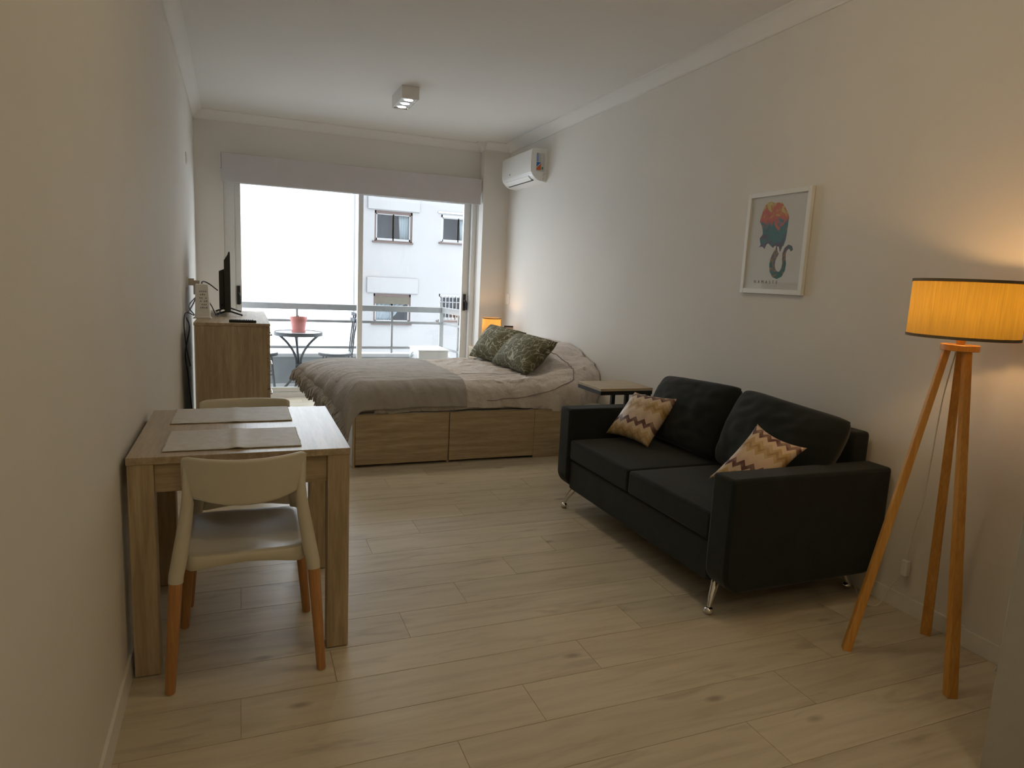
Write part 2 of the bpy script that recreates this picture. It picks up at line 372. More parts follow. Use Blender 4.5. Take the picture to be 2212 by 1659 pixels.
# planks: 0.2 x 1.2 laid along x, staggered by a quarter
rows0, step = 1.715, 0.2017
offs = {0: .87, 1: -.02, 2: .28, 3: .578}
full = None
for k in range(-20, 29):
    y0 = rows0 + step * k; y1 = y0 + step
    if y1 < YN or y0 > 7.42: continue
    ys, ye = max(y0, YN) + .0007, min(y1, 7.43) - .0007
    xa = offs[k % 4] - 2.4
    while xa < 2.95:
        a, b = max(xa, xl(y0) - .0) , min(xa + 1.2, xr(y0) + .02)
        if b - a > .02:
            cx, cy = (a + b) / 2, (ys + ye) / 2
            hx, hy = (b - a) / 2 - .0006, (ye - ys) / 2
            if abs(hx - (.5994)) < 1e-4 and abs(hy - (step / 2 - .0007)) < 1e-4 and full is not None:
                o = bpy.data.objects.new('plank', full); o.location = (cx, cy, 0); link(o, fl)
            else:
                mb = MB().hexa([(-hx, -hy, -.012), (hx, -hy, -.012), (hx, hy, -.012), (-hx, hy, -.012)],
                               [(-hx + .0006, -hy + .0006, 0), (hx - .0006, -hy + .0006, 0), (hx - .0006, hy - .0006, 0), (-hx + .0006, hy - .0006, 0)])
                o = build('plank', mb, M['plank'], fl, loc=(cx, cy, 0))
                if abs(hx - (.5994)) < 1e-4 and abs(hy - (step / 2 - .0007)) < 1e-4: full = o.data
        xa += 1.2
struct('ceiling', MB().box(-.6, 3.1, YN - .1, 7.6, ZC, ZC + .15), M['ceil'])
mb = MB().hexa([(xl(YN) - .2, YN, -.06), (xl(YN), YN, -.06), (xl(7.6), 7.6, -.06), (xl(7.6) - .2, 7.6, -.06)],
               [(xl(YN) - .2, YN, ZC + .02), (xl(YN), YN, ZC + .02), (xl(7.6), 7.6, ZC + .02), (xl(7.6) - .2, 7.6, ZC + .02)])
struct('wall_left', mb, M['wall'])
mb = MB()
def wseg(y0, y1, dx=0.0):
    a0, a1 = xr(y0) + dx, xr(y1) + dx
    mb.hexa([(a0, y0, -.06), (3.1, y0, -.06), (3.1, y1, -.06), (a1, y1, -.06)], [(a0, y0, ZC + .02), (3.1, y0, ZC + .02), (3.1, y1, ZC + .02), (a1, y1, ZC + .02)])
wseg(YJ, 7.6); wseg(YN, YJ, -.022)
struct('wall_right', mb, M['wall'])
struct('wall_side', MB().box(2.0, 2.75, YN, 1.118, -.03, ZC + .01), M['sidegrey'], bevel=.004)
struct('wall_near', MB().box(-.6, 3.1, YN - .15, YN, -.06, ZC + .02), M['wall'])
WX0, WX1, WZ1 = -.155, 2.50, 2.36                 # door opening
mb = MB(); mb.box(-.62, WX0, YW, 7.62, -.06, ZC + .02); mb.box(WX1, 3.1, YW, 7.62, -.06, ZC + .02); mb.box(WX0, WX1, YW, 7.62, WZ1, ZC + .02); mb.box(WX0, WX1, YW, 7.62, -.06, .002)
struct('wall_window', mb, M['wall'])
struct('wall_pier', MB().box(2.505, 3.0, 7.25, 7.45, -.03, ZC + .01), M['wall'], bevel=.004)
# baseboards
mb = MB().hexa([(xl(YN), YN, 0), (xl(YN) + .012, YN, 0), (xl(YW) + .012, YW, 0), (xl(YW), YW, 0)], [(xl(YN), YN, .07), (xl(YN) + .009, YN, .07), (xl(YW) + .009, YW, .07), (xl(YW), YW, .07)])
struct('baseboard_left', mb, M['trimw'])
mb = MB()
for y0, y1, dx in ((YJ, 7.25, 0), (1.118, YJ, -.022)):
    a, b = xr(y0) + dx, xr(y1) + dx
    mb.hexa([(a - .012, y0, .001), (a, y0, .001), (b, y1, .001), (b - .012, y1, .001)], [(a - .009, y0, .072), (a, y0, .072), (b, y1, .072), (b - .009, y1, .072)])
struct('baseboard_right', mb, M['trimw'])
struct('baseboard_far', MB().box(-.41, WX0, YW - .012, YW, 0, .07), M['trimw'])
# cove mouldings
prof = [(0, 0), (.085, 0), (.085, -.012), (.072, -.016), (.05, -.03), (.032, -.052), (.022, -.07), (.012, -.078), (.012, -.088), (0, -.088)]
mb = MB(); n = len(prof)
def cove(p0, p1, nrm):
    vs = [(p0[0] + nrm[0] * a, p0[1] + nrm[1] * a, ZC + b) for a, b in prof] + [(p1[0] + nrm[0] * a, p1[1] + nrm[1] * a, ZC + b) for a, b in prof]
    mbx = MB(); mbx.add(vs, [(i, (i + 1) % n, n + (i + 1) % n, n + i) for i in range(n)] + [tuple(range(n)), tuple(range(2 * n - 1, n - 1, -1))]); return mbx
struct('trim_1', cove((xl(YN), YN), (xl(YW), YW), (1, 0)), M['ceil'], smooth=.5)
struct('trim_2', cove((xl(YW), YW), (2.51, YW), (0, -1)), M['ceil'], smooth=.5)
struct('trim_3', cove((2.505, 7.25), (2.82, 7.25), (0, -1)), M['ceil'], smooth=.5)
struct('trim_4', cove((xr(1.118) , 1.118), (xr(7.25), 7.25), (-1, 0)), M['ceil'], smooth=.5)
struct('trim_5', cove((2.505, 7.42), (2.505, 7.25), (-1, 0)), M['ceil'], smooth=.5)

# ---- sliding balcony door
win = bpy.data.objects.new('window_1', None); COL.objects.link(win); win['kind'] = 'structure'; win.location = (1.17, 7.5, 0)
mb = MB(); mb.box(WX0, -.055, 7.44, 7.60, .0, WZ1); mb.box(2.445, WX1, 7.44, 7.60, .0, WZ1); mb.box(-.055, 2.445, 7.44, 7.60, 2.24, WZ1); mb.box(-.055, 2.445, 7.43, 7.60, .0, .055)
build('frame', mb, M['alu'], win, world=True, bevel=.003)
def sash(x0, x1, y0, y1, z0, z1, lw, rw):
    mb = MB(); mb.box(x0, x0 + lw, y0, y1, z0, z1); mb.box(x1 - rw, x1, y0, y1, z0, z1); mb.box(x0 + lw, x1 - rw, y0, y1, z0, z0 + .05); mb.box(x0 + lw, x1 - rw, y0, y1, z1 - .06, z1)
    s = build('sash', mb, M['alu'], win, world=True, bevel=.003)
    ym = (y0 + y1) / 2
    build('pane', MB().box(x0 + lw - .004, x1 - rw + .004, ym - .002, ym + .002, z0 + .046, z1 - .056), M['pane'], s, world=True)
    return s
sl = sash(-.055, 1.225, 7.455, 7.495, .056, 2.238, .058, .052)
sr = sash(1.178, 2.445, 7.51, 7.55, .056, 2.238, .045, .075)
def dhandle(x, y, par, sgn):
    mb = MB(); mb.box(x - .016, x + .016, y - .014, y, .975, 1.165)
    mb.tube([(x, y - .01, 1.09), (x, y - .05, 1.09), (x + sgn * .012, y - .055, 1.06), (x + sgn * .016, y - .052, .985)], [.011, .011, .013, .010], 8)
    build('handle', mb, M['black_pl'], par, world=True, smooth=.6)
dhandle(-.028, 7.456, sl, 1); dhandle(2.405, 7.511, sr, 1)

# ================================================================== OUTSIDE
fb = struct('floor_balcony', MB().box(-1.6, 2.9, 7.60, 8.45, -.25, -.012), M['tile_out'])
mb = MB(); mb.box(-1.6, 2.45, 8.18, 8.32, -.012, .345)
par = struct('wall_parapet', mb, M['concrete'])
build('coping', MB().box(-1.6, 2.45, 8.17, 8.33, .345, .385), M['tile_out'], par)
build('skirting', MB().box(-1.6, 2.45, 8.168, 8.18, -.011, .03), M['tile_out'], par)
rail = thing('balcony_railing', 'grey steel balcony railing with one broad handrail and two thin bars', 'railing', (.8, 8.25, .385))
build('handrail', MB().box(-1.5, 2.36, 8.225, 8.285, .898, .968), M['railgrey'], rail, world=True, bevel=.004)
mb = MB().hexa([(2.335, 8.29, .898), (2.385, 8.29, .898), (2.485, 7.62, .898), (2.435, 7.62, .898)][::-1], [(2.335, 8.29, .968), (2.385, 8.29, .968), (2.485, 7.62, .968), (2.435, 7.62, .968)][::-1])
build('handrail', mb, M['railgrey'], rail, world=True)
for z in (.765, .452):
    build('bar', MB().box(-1.5, 2.34, 8.245, 8.265, z - .015, z + .015), M['railgrey'], rail, world=True)
    build('bar', MB().obox((2.41, 7.955, z), (.010, .001, 0), (.048, -.325, 0), (0, 0, .015)), M['railgrey'], rail, world=True)
for x in (.60, 1.72, -.55): build('post', MB().box(x - .012, x + .012, 8.248, 8.264, .38, .90), M['railgrey'], rail, world=True)
build('post', MB().box(2.325, 2.375, 8.235, 8.275, .38, .90), M['railgrey'], rail, world=True)
build('post', MB().box(2.43, 2.475, 7.80, 7.83, -.012, .90), M['railgrey'], rail, world=True)

# bistro table, pot, chairs
bt = thing('bistro_table', 'round dark iron bistro table with curved legs and glass top on the balcony', 'table', (.588, 7.88, -.012))
build('table_rim', MB().lathe([(.252, .640), (.262, .640), (.262, .680), (.252, .680)], (0, 0, 0), 40, close=True), M['dark_iron'], bt, smooth=.6)
M['speckle'] = plain('pale_mosaic_top', (.50, .52, .54), .15, var=.35, nscale=60)
build('table_top', MB().lathe([(.253, .654), (.253, .674), (.001, .674)], (0, 0, 0), 40), M['speckle'], bt, smooth=.5)
for sx, sy in ((-1, -.35), (1, -.35), (-.1, 1)):
    L = math.hypot(sx, sy); dx, dy = sx / L, sy / L; pts = []
    for i in range(19):
        t = i / 18; z = .008 + t * .645; r = .022 + .225 * abs(2 * (t - .47)) ** 2.0 * (1 if t < .47 else .82)
        pts.append((dx * r, dy * r, z))
    build('leg', MB().tube(pts, .0135, 8), M['dark_iron'], bt, smooth=.8)
build('ring', MB().tube([(.03 * math.cos(a), .03 * math.sin(a), .31) for a in [i * PI / 8 for i in range(17)]], .006, 6), M['dark_iron'], bt, smooth=.8)
pot = thing('plant_pot', 'salmon pink flower pot with a saucer on the round bistro table', 'flower pot', (.588, 7.87, .6625))
build('pot_body', MB().lathe([(.066, .012), (.068, .012), (.086, .135), (.093, .136), (.094, .172), (.088, .172), (.084, .15), (.001, .148)], n=36), M['terracotta'], pot, smooth=.5)
build('saucer', MB().lathe([(.001, .0005), (.074, .0005), (.080, .022), (.074, .024), (.07, .012), (.001, .012)], n=36), M['terracotta'], pot, smooth=.5)
M['soil'] = plain('dry_soil', (.16, .12, .09), .95, var=.3, nscale=60)
mb = MB().lathe([(.001, .155), (.083, .150)], n=24)
for i in range(10):
    a, r = random.random() * 6.28, random.random() * .04
    mb.tube([(r * math.cos(a), r * math.sin(a), .15), (r * 1.3 * math.cos(a), r * 1.3 * math.sin(a), .175 + random.random() * .022)], .003, 5)
tag(build('soil', mb, M['soil'], pot, smooth=.6), 'dry soil with cut stalks')
def bistro_chair(name, label, loc, rz):
    t = thing(name, label, 'chair', loc, rz, 'bistro chairs on the balcony')
    # faces +x in local space
    build('seat', MB().lathe([(.001, .445), (.185, .445), (.195, .440), (.195, .415), (.185, .412), (.001, .412)], n=36), M['dark_iron'], t, smooth=.5)
    build('seat_disc', MB().lathe([(.001, .447), (.182, .447), (.182, .4455)], n=36), M['speckle'], t, smooth=.5)
    for sx in (-1, 1):
        for sy in (-1, 1):
            if sx > 0: pts = [(.12, sy * .13, .42), (.16, sy * .16, 0)]
            else: pts = [(-.20, sy * .16, 0), (-.165, sy * .13, .42)]
            build('leg', MB().tube(pts, .009, 8), M['dark_iron'], t, smooth=.8)
    build('stretcher', MB().tube([(.14, -.147, .21), (.14, .147, .21), (-.18, .145, .21), (-.18, -.145, .21), (.14, -.147, .21)], .007, 6), M['dark_iron'], t, smooth=.8)
    for sy in (-1, 0, 1):
        build('back_upright', MB().tube([(-.168, sy * .115, .43), (-.19, sy * .12, .65), (-.225, sy * .135, .895)], .0085, 8), M['dark_iron'], t, smooth=.8)
    for z, dx in ((.885, 0), (.82, .012)):
        mb = MB(); pts = []
        mb.grid(lambda u, v: (-.232 + dx + .05 * (2 * u - 1) ** 2 * .6, (2 * u - 1) * .165, z - .02 + .04 * v), 10, 1)
        build('back_slat', mb, M['dark_iron'], t, smooth=.8, solid=.012)
    return t
bistro_chair('bistro_chair', 'iron bistro chair whose slatted back stands behind the window mullion', (1.0, 7.90, -.012), PI)
bistro_chair('bistro_chair', 'iron bistro chair half hidden behind the oak chest of drawers', (.175, 7.90, -.012), 0)
# outdoor condenser
oc = thing('outdoor_unit', 'white outdoor condenser unit on the balcony floor inside the railing corner', 'air conditioner', (2.1, 7.93, -.012))
build('casing', MB().box(1.925, 2.29, 7.68, 8.15, .03, .475), M['white_pl'], oc, world=True, bevel=.012)
build('lid', MB().box(1.915, 2.30, 7.67, 8.16, .475, .49), M['white_pl'], oc, world=True, bevel=.006)
for k in range(5):
    r = .045 + .037 * k
    build('fan_ring', MB().tube([(1.918, 7.91 + r * math.cos(i * PI / 14), .25 + r * math.sin(i * PI / 14)) for i in range(29)], .005, 5), M['steel'], oc, world=True, smooth=.8)
for y in (7.75, 8.08): build('foot', MB().box(1.93, 2.28, y - .02, y + .02, -.012, .03), M['steel'], oc, world=True)

# facing buildings
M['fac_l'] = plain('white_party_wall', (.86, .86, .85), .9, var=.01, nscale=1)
M['fac_r'] = plain('shade_toned_render', (.215, .210, .207), .9, var=.02, nscale=1.5)  # this building's shade is put into a darker base colour
M['facsash'] = plain('far_white_sash', (.24, .235, .23), .5, var=.03)
M['brownframe'] = plain('brown_window_frame', (.060, .036, .030), .6, var=.1)
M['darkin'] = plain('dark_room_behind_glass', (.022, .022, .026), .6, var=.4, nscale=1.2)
M['curtain'] = fabric('pale_curtain', (.17, .19, .18), var=.08, weave=60)
M['roller'] = plain('olive_brown_roller_shutter', (.065, .055, .036), .7, var=.1)
bl = thing('party_wall_building', 'windowless bright white building wall across the courtyard', 'building', (-4, 21, -9))
build('wall', MB().box(-16, 2.86, 19, 27, -9, 11), M['fac_l'], bl, world=True)
for x, r in ((2.78, .035), (2.92, .02)): build('drainpipe', MB().tube([(x, 18.93, -9), (x, 18.93, 10.8)], r, 8), M['fac_l'], bl, world=True, smooth=.8)
br = thing('apartment_building', 'pale apartment building, shade put into its wall colour, with four brown framed windows across the courtyard', 'building', (9, 24, -9))
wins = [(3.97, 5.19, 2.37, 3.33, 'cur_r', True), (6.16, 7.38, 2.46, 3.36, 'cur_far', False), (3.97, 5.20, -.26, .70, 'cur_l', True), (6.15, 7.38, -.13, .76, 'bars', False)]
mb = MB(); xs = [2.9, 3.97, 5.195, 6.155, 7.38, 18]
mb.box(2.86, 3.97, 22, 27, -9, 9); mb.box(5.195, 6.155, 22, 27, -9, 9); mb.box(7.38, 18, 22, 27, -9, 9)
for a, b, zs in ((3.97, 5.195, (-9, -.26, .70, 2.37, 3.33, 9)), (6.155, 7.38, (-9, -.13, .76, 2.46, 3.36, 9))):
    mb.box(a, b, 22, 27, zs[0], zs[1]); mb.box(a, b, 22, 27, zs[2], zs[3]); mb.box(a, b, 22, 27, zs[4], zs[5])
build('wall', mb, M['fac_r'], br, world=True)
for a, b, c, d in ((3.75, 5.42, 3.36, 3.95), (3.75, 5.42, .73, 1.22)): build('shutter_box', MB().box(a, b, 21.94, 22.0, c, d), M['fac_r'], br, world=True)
build('shutter_box', MB().box(6.05, 7.5, 21.96, 22.0, 3.40, 3.45), M['steel'], br, world=True)
for a, b, c, d, kind, brown in wins:
    fm = M['brownframe'] if brown else M['facsash']
    wn = MB(); wn.box(a, a + .05, 22.02, 22.10, c, d); wn.box(b - .05, b, 22.02, 22.10, c, d); wn.box(a, b, 22.02, 22.10, d - .09, d); wn.box(a, b, 22.02, 22.10, c, c + .03)
    wf = build('window', wn, fm, br, world=True)
    mid = (a + b) / 2
    sh = MB()
    for p, q in ((a + .05, mid + .02), (mid - .02, b - .05)):
        sh.box(p, p + .04, 22.05, 22.09, c + .03, d - .09); sh.box(q - .04, q, 22.05, 22.09, c + .03, d - .09); sh.box(p, q, 22.05, 22.09, c + .03, c + .10); sh.box(p, q, 22.05, 22.09, d - .12, d - .09)
    build('sash', sh, M['facsash'], wf, world=True)
    build('pane', MB().box(a + .05, b - .05, 22.068, 22.072, c + .03, d - .09), M['farpane'], wf, world=True)
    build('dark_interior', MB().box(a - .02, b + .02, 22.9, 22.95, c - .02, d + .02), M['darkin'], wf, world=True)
    build('sill', MB().box(a - .07, b + .03, 21.93, 22.1, c - .05, c), M['brownframe'], wf, world=True)
    if kind.startswith('cur'):
        x0, x1 = {'cur_r': (b - .42, b - .08), 'cur_far': (b - .55, b - .08), 'cur_l': (a + .06, a + .56)}[kind]
        z0 = c + .06
        if kind == 'cur_l':
            mb = MB().grid(lambda u, v: (a + .06 + u * lerp(.50, 1.0, v) , 22.15 + .012 * math.sin(u * 40), lerp(c + .05, d - .30, v)), 60, 4)
        else: mb = MB().grid(lambda u, v: (lerp(x0 + .05 * (1 - v), x1, u), 22.15 + .014 * math.sin(u * 34), lerp(z0, d - .1, v)), 50, 2)
        build('curtain', mb, M['curtain'], wf, world=True, smooth=1.2, solid=.004)
    if kind == 'cur_l':
        for i in range(6): build('shutter_slat', MB().box(a + .05, b - .05, 22.03, 22.05, d - .33 + i * .04, d - .293 + i * .04), M['roller'], wf, world=True)
    if kind == 'bars':
        for i in range(9):
            x = a + .12 + i * .125; build('bar', MB().box(x - .01, x + .01, 22.0, 22.02, c + .03, d - .05), M['facsash'], wf, world=True)
        for z in (c + .25, c + .62): build('bar', MB().box(a + .05, b - .05, 22.0, 22.015, z - .01, z + .01), M['facsash'], wf, world=True)
struct('ground', MB().box(-30, 40, 7.7, 60, -9.4, -9), M['concrete'])

# ================================================================== BLIND, AC, SPOT
rb = thing('roller_blind', 'wide lilac grey blind cassette across the top of the balcony door', 'blind', (1.16, 7.33, 2.44))
build('valance', MB().box(-.165, 2.49, 7.30, 7.312, 2.168, 2.44), M['blind'], rb, world=True, bevel=.003)
build('headrail', MB().box(-.16, 2.485, 7.313, 7.398, 2.36, 2.438), M['alu'], rb, world=True, bevel=.003)
for x in (-.172, 2.492): build('end_cap', MB().box(x - .003, x + .003, 7.296, 7.398, 2.30, 2.443), M['white_pl'], rb, world=True)
build('rolled_fabric', MB().tube([(-.15, 7.352, 2.315), (2.475, 7.352, 2.315)], .032, 16), M['blind'], rb, world=True, smooth=.8)

ac = thing('air_conditioner', 'white split air conditioner high on the wall near the window corner', 'air conditioner', (2.78, 6.58, 2.31))
A0, A1 = 6.19, 6.98
body = [(2.79, 2.622), (2.64, 2.622), (2.626, 2.615), (2.619, 2.60), (2.616, 2.50), (2.618, 2.40), (2.625, 2.378), (2.665, 2.338), (2.70, 2.322), (2.79, 2.312)]
build('body', MB().prism(body, 'y', A0, A1), M['white_pl'], ac, world=True, smooth=.7, bevel=.004)
build('back_plate', MB().box(2.785, 2.80, A0 + .012, A1 - .012, 2.325, 2.61), M['black_pl'], ac, world=True)
build('front_panel', MB().prism([(2.620, 2.612), (2.612, 2.595), (2.6095, 2.50), (2.612, 2.405), (2.620, 2.392)], 'y', A0 + .004, A1 - .004), M['white_pl'], ac, world=True, smooth=.7)
build('louver', MB().obox((2.643, 6.585, 2.352), (.018, 0, -.0185), (0, .30, 0), (.0015, 0, .0015)), M['white_pl'], ac, world=True)
build('outlet_slot', MB().obox((2.668, 6.585, 2.334), (.007, 0, -.005), (0, .32, 0), (.0015, 0, .0025)), M['black_pl'], ac, world=True)
mb = MB(); mb.box(2.6095, 2.6105, 6.72, 6.735, 2.425, 2.44)
build('badge', MB().box(2.606, 2.6115, 6.735, 6.75, 2.425, 2.44), M['steel'], ac, world=True)
def col(name, c, r=.5): 
    if name not in M: M[name] = plain(name, c, r, var=.02)
    return M[name]
stk = build('sticker', MB().box(2.664, 2.752, A0 - .0012, A0 - .0004, 2.408, 2.580), col('sticker_white', (.62, .62, .62)), ac, world=True)
tag(stk, 'energy label with blue stripes over a blue and orange square')
bl_, or_, gr_ = col('label_blue', (.03, .15, .48)), col('label_orange', (.62, .13, .03)), col('label_green', (.05, .28, .08))
for i, x in enumerate((2.667, 2.676, 2.683)): build('stripe', MB().box(x, x + (.006, .003, .004)[i], A0 - .0018, A0 - .0012, 2.50, 2.577), bl_, stk, world=True)
for i in range(9): build('print_line', MB().box(2.694, 2.708 - .003 * (i % 3), A0 - .0018, A0 - .0012, 2.505 + i * .008, 2.508 + i * .008), col('label_ink', (.2, .2, .22)), stk, world=True)
build('blue_triangle', MB().prism([(2.667, 2.494), (2.713, 2.494), (2.667, 2.448)], 'y', A0 - .0018, A0 - .0012), bl_, stk, world=True)
build('orange_triangle', MB().prism([(2.714, 2.486), (2.714, 2.42), (2.666, 2.42), (2.669, 2.44)], 'y', A0 - .0018, A0 - .0012), or_, stk, world=True)
build('green_square', MB().box(2.722, 2.738, A0 - .0018, A0 - .0012, 2.428, 2.452), gr_, stk, world=True)
build('mark', MB().tube([(2.757 + .013 * math.cos(a), A0 - .001, 2.375 + .016 * math.sin(a)) for a in [PI * (.3 + i * .1) for i in range(9)]], .0012, 5), col('label_ink', (.2, .2, .22)), ac, world=True)
build('mark', MB().tube([(2.752 + .011 * math.cos(a), A0 - .001, 2.340 + .012 * math.sin(a)) for a in [PI * (.6 + i * .1) for i in range(9)]], .0012, 5), col('label_ink', (.2, .2, .22)), ac, world=True)
build('indicator', MB().lathe([(.006, 0), (.006, .002), (.001, .003)], n=10), col('glossy_white', (.9, .9, .85), .1), ac, loc=(2.6125 - 2.78, 6.22 - 6.58, 2.535 - 2.31)).rotation_euler = (0, -PI / 2, 0)  # small glossy off-white disc on the front panel

sp = thing('ceiling_spotlight', 'white triple spotlight bar on the ceiling with three lit bulbs', 'ceiling light', (1.262, 5.70, ZC))
x0, x1, y0, y1, z0, z1 = 1.192, 1.332, 5.51, 5.89, -.098, 0
mb = MB(); t = .006
mb.box(x0, x0 + t, y0, y1, z0, -.0005); mb.box(x1 - t, x1, y0, y1, z0, -.0005); mb.box(x0 + t, x1 - t, y0, y0 + t, z0, -.0005); mb.box(x0 + t, x1 - t, y1 - t, y1, z0, -.0005); mb.box(x0 + t, x1 - t, y0 + t, y1 - t, -.02, -.001)
mb.v = [(x - 1.262, y - 5.70, z) for x, y, z in mb.v]
build('housing', mb, M['alu'], sp)
plate = MB()
yy = (-.125, 0, .125)
# lower plate with three round holes
def holeplate(hs, R, zc):
    mb = MB(); edges = [-.184, -.0625, .0625, .184]
    for i, yc in enumerate(hs):
        n = 24; base = len(mb.v)
        for k in range(n):
            a = 2 * PI * k / n; ca, sa = math.cos(a), math.sin(a)
            mb.v.append((R * ca, yc + R * sa, zc))
            hx, hy0, hy1 = .064, edges[i] - yc, edges[i + 1] - yc
            tt = min([(hx / abs(ca)) if abs(ca) > 1e-6 else 9, (hy1 / sa) if sa > 1e-6 else 9, (hy0 / sa) if sa < -1e-6 else 9])
            mb.v.append((tt * ca, yc + tt * sa, zc))
        for k in range(n):
            a = base + 2 * k; b = base + 2 * ((k + 1) % n); mb.f.append((a, b, b + 1, a + 1))
    return mb
build('face_plate', holeplate(yy, .047, -.088), M['alu'], sp)
for yc in yy:
    lm = build('spot_ring', MB().lathe([(.036, -.094), (.048, -.090), (.047, -.086), (.036, -.070)], (0, yc, 0), 24, close=True), M['steel'], sp, smooth=.6)
    build('bulb', MB().lathe([(.001, -.092), (.026, -.088), (.034, -.078), (.034, -.06)], (0, yc, 0), 24), M['spot_on'], lm, smooth=.8)
    l = lamp('spot_light', 'SPOT', (1.262, 5.70 + yc, ZC - .105), SPOT_W * 8, (1.0, .86, .66), spot_size=2.4, spot_blend=1.0, shadow_soft_size=.03)

# ================================================================== DINING TABLE, CHAIRS, MATS
TB = (0.001, 2.716, 0)
tb = thing('dining_table', 'square oak laminate dining table with thick block legs beside the wall', 'table', TB)
build('tabletop', MB().box(-.347, .347, -.386, .386, .728, .752), M['top_x'], tb, bevel=.0015)
for sx in (-1, 1):
    for sy in (-1, 1):
        l = build('leg', MB().box(sx * .345 if sx < 0 else .270, -.270 if sx < 0 else .345, (sy * .383 if sy < 0 else .308), (-.308 if sy < 0 else .383), .004, .7275), M['oak_z'], tb, bevel=.0015)
        build('glide', MB().box(sx * .3075 - .03, sx * .3075 + .03, sy * .3455 - .03, sy * .3455 + .03, 0, .004), M['black_pl'], l)
for sy in (-1, 1): build('apron', MB().box(-.2695, .2695, sy * .358 - .009, sy * .358 + .009, .630, .7275), M['oak_x'], tb, bevel=.001)
for sx in (-1, 1): build('apron', MB().box(sx * .325 - .009, sx * .325 + .009, -.3075, .3075, .630, .7275), M['oak_y'], tb, bevel=.001)

def placemat(label, x0, x1, y0, y1, seed, bumpx):
    def f(u, v):
        x = lerp(x0, x1, u); y = lerp(y0, y1, v) + .004 * mnoise.noise((u * 3, seed, v))
        z = .7535 + .0016 * abs(mnoise.noise((u * 5 + seed, v * 4, 0))) + bumpx * math.exp(-((u - .52) / .05) ** 2)
        return (x + .003 * mnoise.noise((v * 6, seed, 3)), y, z)
    o = build('placemat', MB().grid(f, 60, 40), M['mat'], None, smooth=1.0, loc=((x0 + x1) / 2, (y0 + y1) / 2, .7525), world=True, solid=.0022, offset=1)
    return tag(o, label, 'placemat', 'taupe placemats on the dining table')
placemat('taupe woven placemat with a centre crease nearest the front chair', -.250, .188, 2.385, 2.676, 3, .004)
placemat('flat taupe woven placemat near the chest of drawers side of the table', -.262, .184, 2.808, 3.095, 11, .002)

def make_chair(label, loc, rz):
    t = thing('dining_chair', label, 'chair', loc, rz, 'cream dining chairs')
    # seat: dished plate with a turned-down rim
    def outline(a):
        c, s = math.cos(a), math.sin(a); e = .32
        hx = .195; hy = .215
        return (hx * math.copysign(abs(c) ** e, c), hy * math.copysign(abs(s) ** e, s))
    mb = MB(); n = 64; rings = [(0.02, .434), (.3, .434), (.6, .437), (.85, .446), (.95, .450), (1.0, .447), (1.015, .438), (1.005, .400), (.985, .395), (.97, .42)]
    for k, (r, z) in enumerate(rings):
        for i in range(n):
            x, y = outline(2 * PI * i / n)
            zz = z
            if k in (7, 8): zz = z + .022 * math.cos(min(1, abs(x) / .17) * PI / 2)
            mb.v.append((x * r, y * r + .005, zz))
    for k in range(len(rings) - 1):
        for i in range(n): a = k * n + i; b = k * n + (i + 1) % n; mb.f.append((a, b, b + n, a + n))
    mb.f.append(tuple(range(n)))
    build('seat', mb, M['plastic'], t, smooth=.9)
    # backrest
    def bk(u, v):
        s = 2 * u - 1; x = .187 * s
        top = .768 + .004 * s * s; low = .613 + .030 * s * s + .012 * abs(s) ** 6
        e = max(0, abs(s) - .86) / .14
        z = lerp(low, top, v); zc = (low + top) / 2; z = zc + (z - zc) * math.sqrt(max(0.0, 1 - .30 * e ** 3))
        y = -.232 + .062 * s * s - .018 * (v - .5) + (.010 * e)
        return (x, y, z)
    b = build('backrest', MB().grid(bk, 36, 12), M['plastic'], t, smooth=1.2, solid=.016, subsurf=1)
    for sx in (-1, 1):
        build('back_post', MB().tube([(sx * .2085, -.212, .372), (sx * .207, -.21, .395), (sx * .196, -.203, .45), (sx * .180, -.192, .55), (sx * .171, -.186, .62), (sx * .172, -.182, .66), (sx * .176, -.178, .735)], [.022, .0225, .0235, .021, .0185, .014, .007], 14), M['plastic'], t, smooth=.9)
        build('leg_socket', MB().tube([(sx * .176, .188, .44), (sx * .184, .192, .41), (sx * .191, .195, .375)], [.030, .026, .0215], 14), M['plastic'], t, smooth=.9)
        build('leg', MB().tube([(sx * .236, -.216, 0), (sx * .2345, -.2155, .004), (sx * .209, -.212, .376)], [.0145, .0155, .0205], 14), M['beech'], t, smooth=.8)
        build('leg', MB().tube([(sx * .222, .212, 0), (sx * .2215, .211, .004), (sx * .190, .195, .378)], [.0145, .0155, .020], 14), M['beech'], t, smooth=.8)
    return t
ch1 = make_chair('cream plastic dining chair with orange wooden legs, its back towards the viewer', (.004, 2.430, 0), 0)
ch2 = copy_tree(ch1); ch2.location = (.010, 3.02, 0); ch2.rotation_euler = (0, 0, PI)
ch2['label'] = 'cream plastic dining chair on the window side of the table, only its backrest top showing'

